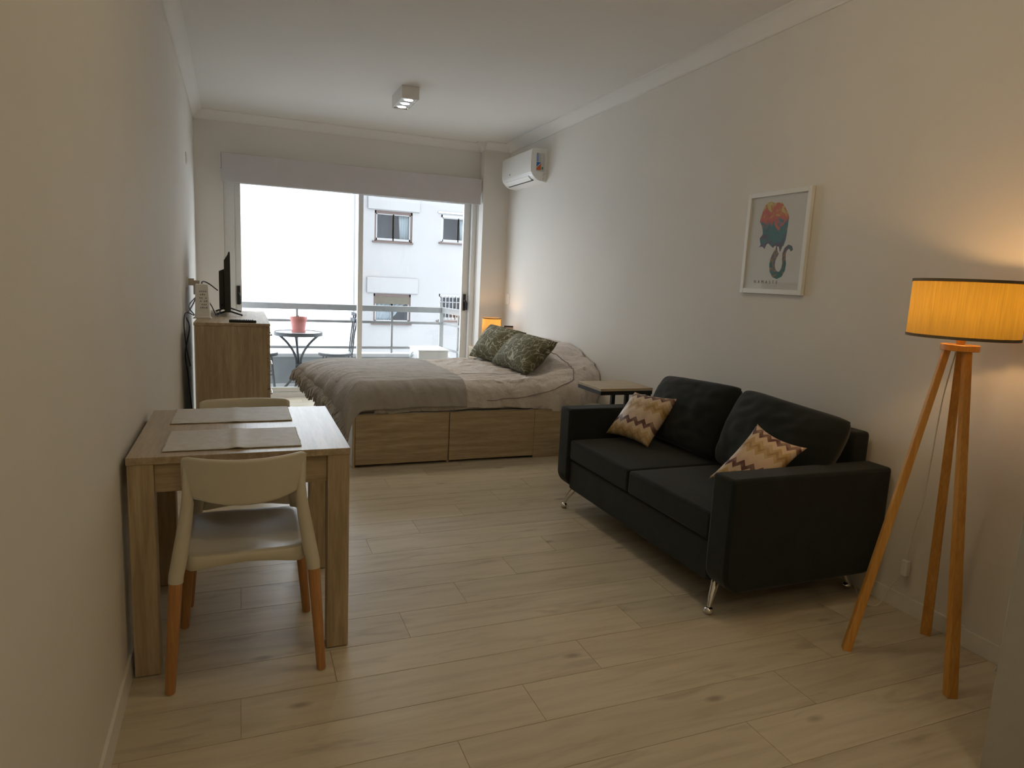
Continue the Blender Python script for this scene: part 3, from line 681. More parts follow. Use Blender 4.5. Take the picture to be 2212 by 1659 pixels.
# ================================================================== CHEST OF DRAWERS, TV, ROUTER
dr = thing('chest_of_drawers', 'oak laminate chest of drawers carrying the television beside the wall', 'chest of drawers', (-.06, 5.78, 0))
build('top_panel', MB().box(-.308, .186, 5.045, 6.50, .950, .970), M['oak_y'], dr, world=True, bevel=.001)
build('side_panel', MB().box(-.300, .165, 5.05, 5.068, .0, .9495), M['oak_z'], dr, world=True, bevel=.001)
build('side_panel', MB().box(-.300, .165, 6.477, 6.495, .0, .9495), M['oak_z'], dr, world=True, bevel=.001)
build('back_panel', MB().box(-.306, -.300, 5.05, 6.495, .02, .9495), M['white_pl'], dr, world=True)
build('plinth', MB().box(.12, .138, 5.0685, 6.4765, 0, .05), M['oak_y'], dr, world=True)
for i in range(4):
    z0 = .055 + i * .2235
    d = build('drawer', MB().box(.1655, .184, 5.053, 6.492, z0, z0 + .2195), M['oak_y'], dr, world=True, bevel=.001)
    build('handle', MB().tube([(.184, 5.36, z0 + .135), (.206, 5.365, z0 + .135), (.208, 5.39, z0 + .135), (.208, 5.55, z0 + .135), (.206, 5.575, z0 + .135), (.184, 5.58, z0 + .135)], .006, 8), M['chrome'], d, world=True, smooth=.8)
tv = thing('television', 'black flat television seen edge-on, standing on the chest of drawers', 'television', (-.11, 6.02, .970))
build('screen_panel', MB().prism([(-.087, 1.468), (-.098, 1.468), (-.103, 1.448), (-.131, 1.402), (-.131, 1.005), (-.087, 1.005)], 'y', 5.66, 6.38), M['black_pl'], tv, world=True, bevel=.002)
build('rear_housing', MB().prism([(-.130, 1.335), (-.168, 1.318), (-.168, 1.03), (-.13, 1.02)], 'y', 5.72, 6.32), M['black_pl'], tv, world=True, bevel=.003)
build('screen', MB().box(-.0875, -.0862, 5.672, 6.368, 1.02, 1.458), col('screen_glass', (.008, .008, .01), .12), tv, world=True)
for y in (5.78, 6.26):
    build('foot', MB().tube([(-.20, y - .015, .9775), (-.108, y, 1.012), (.0, y - .015, .9775)], .007, 8), M['black_pl'], tv, world=True, smooth=.8)
tv.rotation_euler = (0, 0, .022)
rt = thing('router', 'white upright modem router with printed status icons on the chest of drawers', 'router', (-.262, 5.46, .970))
build('body', MB().prism([(-.318, .985), (-.312, 1.222), (-.226, 1.222), (-.214, .985)], 'y', 5.42, 5.455), M['white_pl'], rt, world=True, bevel=.006)
build('foot', MB().prism([(-.335, .9705), (-.316, .988), (-.216, .988), (-.205, .9705)], 'y', 5.405, 5.485), M['white_pl'], rt, world=True, bevel=.003)
ink = col('grey_ink', (.15, .15, .17))
for i in range(6):
    z = 1.165 - i * .024
    for j in range(4):
        if (i + j) % 5 == 4: continue
        build('status_icon', MB().box(-.285 + j * .013 + .004 * (i % 2), -.278 + j * .013 + .004 * (i % 2), 5.4185, 5.4198, z, z + .008 + .004 * ((i * j) % 2)), ink, rt, world=True)
rm = thing('remote_control', 'black remote control lying on the chest of drawers top', 'remote control', (.01, 5.12, .970))
build('body', MB().box(-.085, .095, 5.10, 5.148, .9705, .989), M['black_pl'], rm, world=True, bevel=.004)
for i in range(12):
    for j in range(3):
        build('button', MB().box(-.072 + i * .0125, -.064 + i * .0125, 5.108 + j * .0125, 5.115 + j * .0125, .989, .9915), (col('button_red', (.4, .03, .03)) if (i in (2, 7) and j == 1) else col('button_grey', (.25, .25, .27))), rm, world=True)
so = thing('wall_socket', 'pale wall socket with a plugged-in adaptor above the modem router', 'socket', (xl(5.92), 5.92, 1.2))
X0 = xl(5.92)
build('plate', MB().box(X0 - .001, X0 + .010, 5.87, 5.985, 1.175, 1.262), M['white_pl'], so, world=True, bevel=.003)
build('adaptor', MB().box(X0 + .010, X0 + .05, 5.90, 5.95, 1.195, 1.250), M['beige_pl'], so, world=True, bevel=.004)
build('plug', MB().box(X0 + .045, X0 + .088, 5.892, 5.948, 1.125, 1.236), M['beige_pl'], so, world=True, bevel=.005)
def cable(name, label, pts, r, mat=None, cat='cable', sub=10, group=None):
    # Catmull-Rom
    P = [Vector(p) for p in pts]; P = [P[0] * 2 - P[1]] + P + [P[-1] * 2 - P[-2]]; out = []
    for i in range(1, len(P) - 2):
        for k in range(sub):
            t = k / sub; p0, p1, p2, p3 = P[i - 1:i + 3]
            out.append(.5 * ((2 * p1) + (p2 - p0) * t + (2 * p0 - 5 * p1 + 4 * p2 - p3) * t * t + (3 * p1 - p0 - 3 * p2 + p3) * t ** 3))
    out.append(P[-2]); mb = MB().tube(out, r, 6)
    if name is None: return mb
    o = build(name, mb, mat or M['cable'], None, loc=tuple(P[1]), world=True, smooth=1.0)
    return tag(o, label, cat, group)
cable('power_cable', 'dark cable looping from the wall plug down behind the chest of drawers', [(X0 + .07, 5.91, 1.125), (X0 + .05, 5.75, 1.06), (X0 + .025, 5.5, 1.0), (X0 + .03, 5.3, .985), (X0 + .055, 5.2, .92), (X0 + .03, 5.12, .75), (X0 + .045, 5.10, .60), (X0 + .05, 5.3, .3), (X0 + .05, 5.5, .02)], .005)
cable('power_cable', 'dark blue cable hanging in a tight loop beside the modem router', [(X0 + .075, 5.93, 1.125), (X0 + .03, 5.6, 1.05), (X0 + .075, 5.42, .995), (X0 + .03, 5.3, 1.02), (X0 + .02, 5.22, .95), (X0 + .035, 5.15, .80), (X0 + .06, 5.12, .66)], .0042)
cable('antenna_cable', 'black cable arching from the router top to the television back', [(-.268, 5.456, 1.18), (-.27, 5.52, 1.235), (-.235, 5.62, 1.225), (-.172, 5.73, 1.17)], .0045)
cable('signal_cable', 'black cable sagging between the router base and the television stand', [(-.23, 5.456, 1.10), (-.21, 5.52, 1.06), (-.185, 5.56, 1.0), (-.165, 5.60, .985), (-.15, 5.68, 1.04), (-.14, 5.72, 1.06)], .004)
sw = thing('cover_plate', 'small blank cover plate high on the left-hand wall near the blind', 'wall plate', (xl(6.16), 6.16, 2.2))
build('plate', MB().box(xl(6.16) - .001, xl(6.16) + .008, 6.13, 6.205, 2.155, 2.24), M['white_pl'], sw, world=True, bevel=.002)
build('slot', MB().box(xl(6.16) + .008, xl(6.16) + .0088, 6.142, 6.192, 2.17, 2.225), M['beige_pl'], sw, world=True)

# ================================================================== BED
bd = thing('bed', 'oak laminate storage bed base with drawers, head against the wall', 'bed', (1.72, 5.36, 0))
YB0, YB1, XB0, XB1 = 4.64, 6.06, .705, 2.740
mb = MB(); mb.box(XB0, XB0 + .018, YB0, YB1, .0, .375); mb.box(XB1 - .018, XB1, YB0, YB1, 0, .375); mb.box(XB0 + .018, XB1 - .018, YB1 - .018, YB1, 0, .375); mb.box(XB0 + .018, XB1 - .018, YB0 + .04, YB1 - .018, .355, .375); mb.box(XB0 + .018, XB1 - .018, YB0 + .03, YB0 + .04, .02, .355)
build('base_frame', mb, M['white_pl'], bd, world=True)
build('divider', MB().box(1.391, 1.409, YB0 - .002, YB0 + .028, 0, .375), M['oak_z'], bd, world=True)
build('edge_panel', MB().box(XB0 - .002, XB0 + .0135, YB0 - .0185, YB0 - .0005, 0, .382), M['oak_z'], bd, world=True)
build('front_panel', MB().box(2.085, XB1, YB0 - .018, YB0 - .0005, 0, .380), M['oak_x'], bd, world=True, bevel=.001)
for a, b in ((.722, 1.394), (1.405, 2.082)):
    build('drawer', MB().box(a, b, YB0 - .0195, YB0 - .0005, .020, .380), M['oak_x'], bd, world=True, bevel=.0012)
tag(build('mattress', MB().box(.745, 2.46, 4.685, 6.03, .376, .555), M['matt'], bd, world=True, bevel=.04, seg=4), 'white mattress')

xe, yf, yb, RR = .79, 4.765, 5.955, .11
def yfs(s): return yf + .20 * sstep(2.42, 2.74, s)
def bedtop(s, t):
    z = .590 + .010 * mnoise.noise((s * 2.2, t * 2.2, 1.0))
    A = sstep(2.12, 2.46, s); B = .070 * sstep(4.60, 4.85, t) + .130 * sstep(4.80, 5.45, t)
    z += A * B
    return z
def bedcloth(s, t, off, flare=0.0, wr=1.0):
    cx, cy = max(s, xe), min(max(t, yfs(s)), yb)
    dx = s - cx; dy = t - cy; d = math.hypot(dx, dy)
    z0 = bedtop(max(s, xe), cy); R = RR + off
    if d < 1e-9: x, y, z = s, t, z0 + off
    else:
        ux, uy = dx / d, dy / d
        if d < R * PI / 2: a = d / R; out = R * math.sin(a); drop = R * (1 - math.cos(a))
        else: out = R; drop = R + d - R * PI / 2
        # hanging folds
        if drop > .06:
            ph = s * 26 if abs(uy) > abs(ux) else t * 22
            out += wr * .010 * (drop - .06) / .15 * math.sin(ph + 2 * mnoise.noise((s * 3, t * 3, 9)))
        out += flare * max(0, drop - .02) * abs(ux)
        if uy < 0:                                   # pillow end swells and hangs lower at the front
            out += .05 * sstep(2.05, 2.45, s) * math.sin(min(1, drop / .30) * PI)
        x, y, z = cx + ux * out, cy + uy * out, z0 + off - drop
    e = 1.0 if d < .05 else .4
    # quilting and creases
    z += wr * e * (.009 * mnoise.noise((s * 4, t * 15, 4)) + .007 * (1 - abs(mnoise.noise((s * 7 + t * 2, t * 19, 7)))) * (1 + .6 * sstep(1.5, 1.9, s)))
    if d > .05 and abs(t - cy) > abs(s - cx): y += wr * .013 * mnoise.noise((s * 15 + z * 9, z * 4, 2)) + wr * .006 * mnoise.noise((s * 30 + z * 10, z * 6, 5))
    return x, y, z
def duvet(u, v):
    s = lerp(.86, 2.765, u)
    df = .262 + .05 * sstep(1.95, 2.25, s) + .21 * sstep(2.2, 2.6, s)
    db = .25
    t = lerp(yfs(s) - df, yb + db, v)
    x, y, z = bedcloth(s, t, lerp(-.010, .004, sstep(1.38, 1.56, s)), wr=lerp(.6, 1.7, sstep(1.38, 1.6, s)))
    return (min(x, xr(y) - .014), y, max(z, .20))
dv = build('duvet', MB().grid(duvet, 150, 150), M['duvet'], None, loc=(1.7, 5.36, .57), world=True, smooth=1.4, solid=.006, offset=-1)
tag(dv, 'rumpled pinkish grey duvet pulled over the pillows at the head of the bed', 'duvet')
def seam(ptsst, name='piping', r=.004):
    P = []
    for (s0, t0), (s1, t1) in zip(ptsst, ptsst[1:]):
        for k in range(10): P.append(bedcloth(lerp(s0, s1, k / 10), lerp(t0, t1, k / 10), .008, wr=1.7))
    P.append(bedcloth(*ptsst[-1], .008, wr=1.7))
    tag(build(name, MB().tube(P, r, 6), col('duvet_piping', (.30, .25, .24), .9), dv, world=True, smooth=1.0), 'darker piped seam')
seam([(2.40, 5.35), (2.48, 5.10), (2.50, 4.92), (2.47, 4.78), (2.42, 4.66)])
seam([(2.42, 4.66), (2.22, 4.61), (2.0, 4.575), (1.70, 4.56)], r=.0035)
seam([(1.6, 5.0), (1.8, 4.97), (2.0, 4.96), (2.15, 4.95)], r=.0015)
# grey throw over the foot half, with a fringe hanging at the foot end
def throw_pt(u, v, off=.014):
    df = .262
    t = lerp(yf - df, yb + .22, v)
    tf = min(1, max(0, (t - yf + .12) / (yb - yf + .2)))
    smin = xe - .36
    smax = 1.545 + .015 * math.sin(t * 5) - .03 * sstep(4.9, 6.0, t)
    s = lerp(smin, smax, u)
    x, y, z = bedcloth(max(s, xe), t, off, wr=.8)
    if s < xe:                                          # the fringed end sags off the foot of the bed
        k = (xe - s) / .36; a = k * PI / 2
        hx, hz = lerp(.660, .435, tf ** 1.1), lerp(.335, .515, tf)
        drop = (.60 - hz) * (1 - math.cos(a))
        x = lerp(xe, hx, math.sin(a)) + .010 * math.sin(t * 24 + 1.5 * mnoise.noise((t * 3, 2, 5))) * k
        z = z - drop
        y -= .03 * k * (1 - tf)
    return (x, y, max(z, .22))
th = build('throw_blanket', MB().grid(throw_pt, 130, 130), M['throw'], None, loc=(1.2, 5.36, .58), world=True, smooth=1.4, solid=.007, offset=0)
tag(th, 'grey woven throw with a fringed end spread over the foot of the bed', 'blanket')
mb = MB()
for i in range(420):
    v = .91 * (i + random.random()) / 420
    p = Vector(throw_pt(.012 * (i % 2), v)) + Vector((0, 0, .004 * (i % 2))); L = .075 + random.random() * .045
    a = Vector((random.uniform(-.35, .15), random.uniform(-.5, .5), random.uniform(-.25, .1)))
    e = p + (Vector((-.30, -.18, -.75)) + a * .8).normalized() * L
    mid = (p + e) / 2 + Vector((random.uniform(-.016, -.004), random.uniform(-.012, .012), .012))
    mb.tube([p, mid, e], [.0055, .0080, .0050], 5)
fr = build('fringe', mb, M['throw'], th, world=True, smooth=1.0); fr['kind'] = 'stuff'

def pillow(name, label, c, h, mat, group, cat='cushion', pinch=.10, seed=0, nn=28, powr=.42, rnd=0.0, wav=.04):
    """c: four corners c00,c10,c11,c01 in world space."""
    c = [Vector(p) for p in c]; ctr = sum(c, Vector()) / 4
    nrm = ((c[1] - c[0]) + (c[2] - c[3])).cross((c[3] - c[0]) + (c[2] - c[1])).normalized()
    mb = MB(); uv = []
    for side in (1, -1):
        for j in range(nn + 1):
            for i in range(nn + 1):
                u, v = 2 * i / nn - 1, 2 * j / nn - 1
                uu = u * (1 - pinch * (1 - v * v) * abs(u) ** 2); vv = v * (1 - pinch * (1 - u * u) * abs(v) ** 2)
                uu *= 1 - rnd * abs(v) ** 7; vv *= 1 - rnd * abs(u) ** 7
                a, b = (uu + 1) / 2, (vv + 1) / 2
                p = c[0].lerp(c[1], a).lerp(c[3].lerp(c[2], a), b)
                z = h * (max(0, (1 - u * u) * (1 - v * v))) ** powr
                z *= 1 + .10 * mnoise.noise((u * 1.8 + seed, v * 1.8, side))
                z += (wav * h) * mnoise.noise((u * 5 + seed, v * 5, 3 + side)) * (1 - max(abs(u), abs(v)) ** 6)
                mb.v.append(tuple(p + nrm * z * side)); uv.append(((u + 1) / 2, (v + 1) / 2))
    K = (nn + 1) ** 2
    for j in range(nn):
        for i in range(nn):
            a = j * (nn + 1) + i; q = (a, a + 1, a + nn + 2, a + nn + 1); mb.f.append(q); mb.f.append(tuple(K + t for t in reversed(q)))
    o = build(name, mb, mat, None, loc=tuple(ctr), world=True, smooth=1.3, uv=uv, recalc=False)
    bm = bmesh.new(); bm.from_mesh(o.data); bmesh.ops.remove_doubles(bm, verts=bm.verts, dist=1e-5); bmesh.ops.recalc_face_normals(bm, faces=bm.faces); bm.to_mesh(o.data); bm.free()
    return tag(o, label, cat, group)
pillow('pillow', 'olive pillow with pale branch print, in front of its twin and fully visible', [(2.035, 5.50, .63), (2.065, 4.79, .63), (2.375, 4.885, .875), (2.32, 5.60, .885)], .105, M['branch'], 'olive branch-print pillows on the bed', 'pillow', seed=1)
pillow('pillow', 'olive pillow with pale branch print, partly hidden, beside the bedside lamp', [(1.965, 5.93, .635), (2.10, 5.38, .635), (2.36, 5.50, .895), (2.225, 6.06, .928)], .10, M['branch'], 'olive branch-print pillows on the bed', 'pillow', seed=5)

# nightstand, bedside lamp, small frame
ns = thing('nightstand', 'oak nightstand almost hidden behind the bed pillows', 'nightstand', (2.58, 6.88, 0))
build('cabinet', MB().box(2.36, 2.76, 6.62, 7.12, .03, .585), M['oak_z'], ns, world=True, bevel=.002)
build('top_panel', MB().box(2.35, 2.77, 6.61, 7.125, .585, .605), M['oak_x'], ns, world=True, bevel=.002)
d = build('drawer', MB().box(2.375, 2.745, 6.603, 6.62, .33, .57), M['oak_x'], ns, world=True, bevel=.002)
build('knob', MB().lathe([(.001, .02), (.012, .018), (.008, 0)], n=12), M['chrome'], d, loc=(2.56 - 2.58, 6.603 - 6.88, .45)).rotation_euler = (PI / 2, 0, 0)
for sx in (2.38, 2.74):
    for sy in (6.64, 7.10): build('leg', MB().box(sx - .015, sx + .015, sy - .015, sy + .015, 0, .03), M['oak_z'], ns, world=True)
bl2 = thing('bedside_lamp', 'small lit bedside lamp with a drum shade glowing behind the pillows', 'lamp', (2.525, 6.88, .605))
build('base', MB().lathe([(.05, 0), (.05, .012), (.03, .02), (.022, .06), (.030, .09), (.018, .12), (.008, .135), (.008, .19)], n=24), M['beech'], bl2, smooth=.8)
build('shade', MB().lathe([(.104, .145), (.100, .330)], n=40), M['shade_s'], bl2, smooth=.8)
bl2.children[-1].data.polygons
sh = bl2.children[-1]
bmx = bmesh.new(); bmx.from_mesh(sh.data); bmesh.ops.delete(bmx, geom=[f for f in bmx.faces if len(f.verts) > 4], context='FACES_ONLY'); bmx.to_mesh(sh.data); bmx.free()
build('shade_rim', MB().lathe([(.0985, .323), (.1030, .323), (.1030, .333), (.0985, .333)], n=40, close=True), M['rim'], sh, smooth=.6)
build('bulb', MB().lathe([(.001, .20), (.014, .205), (.024, .235), (.02, .262), (.001, .272)], n=16), M['bulb'], bl2, smooth=.8)
lamp('bedside_light', 'POINT', (2.525, 6.88, .605 + .285), TABLE_LAMP_W, WARM, shadow_soft_size=.02)
pf = thing('photo_frame', 'small dark photo frame leaning behind the olive pillows', 'picture frame', (2.765, 6.93, .605), rotz=-1.15)
mb = MB(); W2, H2, T = .065, .245, .016
mb.box(-W2, -W2 + T, -.008, .008, 0, H2); mb.box(W2 - T, W2, -.008, .008, 0, H2); mb.box(-W2 + T, W2 - T, -.008, .008, 0, T); mb.box(-W2 + T, W2 - T, -.008, .008, H2 - T, H2)
build('frame', mb, col('dark_brown_frame', (.035, .02, .015), .4), pf)
build('print', MB().box(-W2 + T, W2 - T, -.002, .004, T, H2 - T), col('beige_print', (.50, .42, .34), .6), pf)
pf.rotation_euler = (0, 0, -.35)
ls = thing('light_switch', 'white switch plate on the wall above the bedside lamp', 'switch', (xr(7.11), 7.11, 1.14))
build('plate', MB().box(xr(7.11) - .009, xr(7.11) + .002, 7.065, 7.158, 1.08, 1.197), M['white_pl'], ls, world=True, bevel=.002)
build('rocker', MB().box(xr(7.11) - .012, xr(7.11) - .009, 7.085, 7.138, 1.115, 1.165), M['white_pl'], ls, world=True, bevel=.001)

# ================================================================== SIDE TABLE
st = thing('side_table', 'black framed sofa side table with an oak top between bed and sofa', 'table', (2.31, 3.86, 0))
build('tabletop', MB().box(2.115, 2.505, 3.69, 4.01, .683, .70), M['oak_l'], st, world=True, bevel=.001)
t = .0125
mb = MB(); mb.box(2.117, 2.503, 3.692, 3.692 + 2 * t, .658, .6825); mb.box(2.117, 2.503, 4.008 - 2 * t, 4.008, .658, .6825); mb.box(2.117, 2.142, 3.717, 3.983, .658, .6825); mb.box(2.478, 2.503, 3.717, 3.983, .658, .6825)
build('top_frame', mb, M['black_mt'], st, world=True)
for y in (3.717, 3.983): build('leg', MB().box(2.478, 2.503, y - t, y + t, .025, .658), M['black_mt'], st, world=True)
build('leg', MB().box(2.365, 2.39, 3.992 - 2 * t, 3.992, .025, .658), M['black_mt'], st, world=True)
mb = MB(); mb.box(2.16, 2.503, 3.692, 3.717, 0, .025); mb.box(2.16, 2.503, 3.983, 4.008, 0, .025); mb.box(2.478, 2.503, 3.717, 3.983, 0, .025)
build('foot_frame', mb, M['black_mt'], st, world=True)

# ================================================================== SOFA
sf = thing('sofa', 'charcoal two-seat fabric sofa on splayed chrome legs against the wall', 'sofa', (2.24, 2.815, 0))
def armprof():
    pts = []
    x0, x1, z0, z1 = 1.792, 2.665, .132, .620
    for a in range(7):                                  # bottom front, generous radius
        an = PI + PI / 2 * a / 6; pts.append((x0 + .09 + .09 * math.cos(an), z0 + .09 + .09 * math.sin(an)))
    for a in range(7): an = 1.5 * PI + PI / 2 * a / 6; pts.append((x1 - .10 + .10 * math.cos(an), z0 + .10 + .10 * math.sin(an)))
    pts += [(x1, z1), (x0, z1)]
    return pts
for a, b in ((2.030, 2.162), (3.470, 3.602)):
    build('armrest', MB().prism(armprof(), 'y', a, b), M['sofa'], sf, world=True, bevel=.016, seg=3, smooth=.5)
build('seat_base', MB().box(1.812, 2.62, 2.163, 3.469, .137, .315), M['sofa'], sf, world=True, bevel=.012, seg=3)
build('back_frame', MB().box(2.555, 2.667, 2.163, 3.469, .20, .752), M['sofa'], sf, world=True, bevel=.02, seg=3)
def cushion_box(x0, x1, y0, y1, z0, z1, crown):
    mb = MB(); n = 14; r = .022
    def top(u, v):
        return (lerp(x0, x1, u), lerp(y0, y1, v), z1 + crown * (1 - (2 * u - 1) ** 4) * (1 - (2 * v - 1) ** 4))
    base = len(mb.v)
    mb.grid(top, n, n)
    ring = [i for i in range(n + 1)] + [(n + 1) * j + n for j in range(1, n + 1)] + [(n + 1) * n + i for i in range(n - 1, -1, -1)] + [(n + 1) * j for j in range(n - 1, 0, -1)]
    k = len(mb.v)
    for i in ring: x, y, z = mb.v[i]; mb.v.append((x, y, z0))
    m_ = len(ring)
    for i in range(m_): mb.f.append((ring[i], k + i, k + (i + 1) % m_, ring[(i + 1) % m_]))
    mb.f.append(tuple(k + i for i in range(m_)))
    return mb
for a, b in ((2.166, 2.811), (2.818, 3.466)):
    c_ = build('seat_cushion', cushion_box(1.803, 2.42, a, b, .318, .437, .012), M['sofa'], sf, world=True, bevel=.014, seg=3, smooth=.6)
def back_cushion(cs, h, seed):
    o = pillow('back_cushion', None, cs, h, M['sofa'], None, None, pinch=.02, seed=seed, nn=34, powr=.36, rnd=.055, wav=.085)
    L = o.location.copy(); o.parent = sf; o.location = L - sf.location
back_cushion([(2.315, 3.475, .455), (2.315, 2.80, .455), (2.475, 2.80, .855), (2.475, 3.50, .815)], .125, 2)
back_cushion([(2.315, 2.795, .455), (2.315, 2.155, .455), (2.465, 2.085, .825), (2.475, 2.785, .855)], .125, 9)
for lx, ly, dx, dy in ((1.82, 2.14, -.028, -.018), (1.812, 3.515, -.028, .018), (2.625, 2.155, .022, -.018), (2.625, 3.50, .022, .018)):
    l = build('leg', MB().tube([(lx - dx * 2.2, ly - dy * 2.2, .150), (lx - dx * .6, ly - dy * .6, .07), (lx, ly, .028)], [.021, .013, .008], 16), M['chrome'], sf, world=True, smooth=.8)
    build('ball_foot', MB().lathe([(.001, .0), (.012, .001), (.0195, .010), (.0205, .018), (.017, .027), (.009, .032), (.001, .033)], (lx - sf.location.x, ly - sf.location.y, 0), 20), M['chrome'], l, smooth=.9)
pillow('throw_cushion', 'satin chevron cushion lying against the arm nearer the bed', [(2.02, 3.43, .478), (2.105, 3.105, .465), (2.315, 3.135, .735), (2.20, 3.43, .725)], .062, M['chevron'], 'chevron cushions on the sofa', pinch=.12, seed=3)
pillow('throw_cushion', 'satin chevron cushion half sunk behind the sofa arm nearer the floor lamp', [(1.985, 2.425, .50), (2.10, 2.20, .47), (2.275, 2.150, .698), (2.185, 2.365, .762)], .050, M['chevron'], 'chevron cushions on the sofa', pinch=.14, seed=8)

# ================================================================== FLOOR LAMP
HX, HY = 2.352, 1.602
fl_ = thing('floor_lamp', 'wooden tripod floor lamp with a lit amber linen drum shade', 'lamp', (HX, HY, 0))
for fx, fy in ((2.170, 1.745), (2.598, 1.733), (2.272, 1.398)):
    f = Vector((fx - HX, fy - HY, 0)); dr_ = f.normalized(); top = dr_ * .040 + Vector((0, 0, 1.188))
    ax = (top - f).normalized(); side = ax.cross(Vector((0, 0, 1))).normalized(); nn = side.cross(ax).normalized()
    a, b = .0185, .0150; a2, b2 = .0125, .0105
    bot = [f + side * (a * i) + nn * (b * j) for i, j in ((-1, -1), (1, -1), (1, 1), (-1, 1))]
    bot = [Vector((p.x - ax.x / ax.z * p.z, p.y - ax.y / ax.z * p.z, 0)) for p in bot]
    tp = [top + side * (a2 * i) + nn * (b2 * j) for i, j in ((-1, -1), (1, -1), (1, 1), (-1, 1))]
    tp = [Vector((p.x - ax.x / ax.z * (p.z - 1.188), p.y - ax.y / ax.z * (p.z - 1.188), 1.188)) for p in tp]
    build('leg', MB().hexa(bot, tp), M['beech_l'], fl_, bevel=.002)
build('hub', MB().lathe([(.058, 1.1885), (.060, 1.190), (.060, 1.209), (.058, 1.2105)], n=40), M['beech_l'], fl_, smooth=.6)
build('stem', MB().lathe([(.013, 1.2110), (.017, 1.235), (.011, 1.238), (.011, 1.255), (.016, 1.257), (.016, 1.275)], n=20), M['beech_l'], fl_, smooth=.6)
build('bulb', MB().lathe([(.012, 1.275), (.024, 1.295), (.026, 1.312), (.016, 1.33), (.001, 1.335)], n=20), M['bulb'], fl_, smooth=.8)
SR, SZ0, SZ1 = .171, 1.238, 1.430
shd = build('shade', MB().grid(lambda u, v: (SR * math.cos(2 * PI * u), SR * math.sin(2 * PI * u), lerp(SZ0, SZ1, v)), 72, 1), M['shade'], fl_, smooth=.8)
for z in (SZ0, SZ1): build('shade_rim', MB().lathe([(SR - .003, z - .005), (SR + .002, z - .005), (SR + .002, z + .005), (SR - .003, z + .005)], n=72, close=True), M['rim'], shd, smooth=.6)
mb = MB()
for k in range(3):
    an = k * 2 * PI / 3 + .4; mb.tube([(.018 * math.cos(an), .018 * math.sin(an), 1.28), (.169 * math.cos(an), .169 * math.sin(an), 1.245)], .0025, 6)
build('shade_spider', mb, M['steel'], fl_, smooth=.8)
lamp('floor_lamp_light', 'POINT', (HX, HY, 1.362), FLOOR_LAMP_W, WARM, shadow_soft_size=.022)
cmb = cable(None, None, [(2.375, 1.63, 1.18), (2.53, 1.76, .98), (2.63, 1.84, .70), (2.655, 1.865, .515), (2.66, 1.885, .42), (2.662, 1.90, .30), (2.662, 1.905, .235)], .0026)
cord = build('power_cord', cmb, M['cord'], fl_, world=True, smooth=1.0)
build('inline_switch', MB().box(2.652, 2.674, 1.892, 1.922, .170, .238), M['white_pl'], cord, world=True, bevel=.003)
cmb = cable(None, None, [(2.662, 1.91, .172), (2.664, 1.945, .12), (2.660, 1.975, .06), (2.63, 1.98, .006), (2.58, 1.985, .004), (2.60, 2.06, .004), (2.66, 2.15, .03), (2.68, 2.22, .08)], .0026)
build('power_cord', cmb, M['cord'], fl_, world=True, smooth=1.0)
cable('floor_cable', 'thin grey cable lying along the baseboard behind the lamp', [(2.63, 1.47, .004), (2.58, 1.44, .004), (2.60, 1.36, .004), (2.64, 1.28, .004), (2.645, 1.16, .004)], .003, M['cord'])

# ================================================================== WALL ART
PX = xr(2.93)
art = thing('framed_print', 'white framed elephant watercolour print hanging above the sofa', 'picture', (PX - .012, 2.932, 1.627))
ang = math.atan(.021)
art.rotation_euler = (0, 0, -ang)
# local: y along wall (+y away from the viewer), z up, -x faces the room
FW2, FH2, FT = .238, .277, .026
mb = MB(); mb.box(-.012, .010, -FW2, -FW2 + FT, -FH2, FH2); mb.box(-.012, .010, FW2 - FT, FW2, -FH2, FH2); mb.box(-.012, .010, -FW2 + FT, FW2 - FT, -FH2, -FH2 + FT); mb.box(-.012, .010, -FW2 + FT, FW2 - FT, FH2 - FT, FH2)
build('frame', mb, M['white_pl'], art, bevel=.002)
PW, PH = FW2 - FT, FH2 - FT
build('paper', MB().box(.0, .006, -PW, PW, -PH, PH), col('paper_white', (.70, .71, .70), .8), art)
def uvp(a, b): return (PW - 2 * PW * a, PH - 2 * PH * b)   # a: 0..1 across the picture as seen, b: 0..1 downwards
def art_mat():
    mt, nt, p, out = nodes('watercolour_ink')
    tc = N(nt, 'ShaderNodeTexCoord'); sx = N(nt, 'ShaderNodeSeparateXYZ'); nt.links.new(tc.outputs['Object'], sx.inputs[0])
    nz = N(nt, 'ShaderNodeTexNoise', ins={'Scale': 17.0, 'Detail': 4.0, 'Distortion': 1.2}); nt.links.new(tc.outputs['Object'], nz.inputs['Vector'])
    h = N(nt, 'ShaderNodeMapRange', ins={1: .20, 2: -.19, 3: .0, 4: 1.0}); nt.links.new(sx.outputs[2], h.inputs[0])
    ad = N(nt, 'ShaderNodeMath', operation='MULTIPLY_ADD', ins={1: 1.0, 2: -.50}); nt.links.new(nz.outputs['Fac'], ad.inputs[0])
    sm = N(nt, 'ShaderNodeMath', operation='ADD'); nt.links.new(ad.outputs[0], sm.inputs[0]); nt.links.new(h.outputs[0], sm.inputs[1])
    r = ramp(nt, sm.outputs[0], [(.0, (.62, .55, .22)), (.07, (.62, .20, .13)), (.20, (.60, .16, .16)), (.30, (.10, .22, .27)), (.45, (.06, .22, .26)), (.56, (.16, .12, .22)), (.66, (.10, .12, .17)), (.76, (.34, .20, .10)), (.86, (.03, .13, .13)), (1.0, (.02, .15, .13))])
    nt.links.new(r.outputs[0], p.inputs['Base Color']); p.inputs['Roughness'].default_value = .9; p.inputs['Specular IOR Level'].default_value = .1
    return mt
inkm = art_mat()
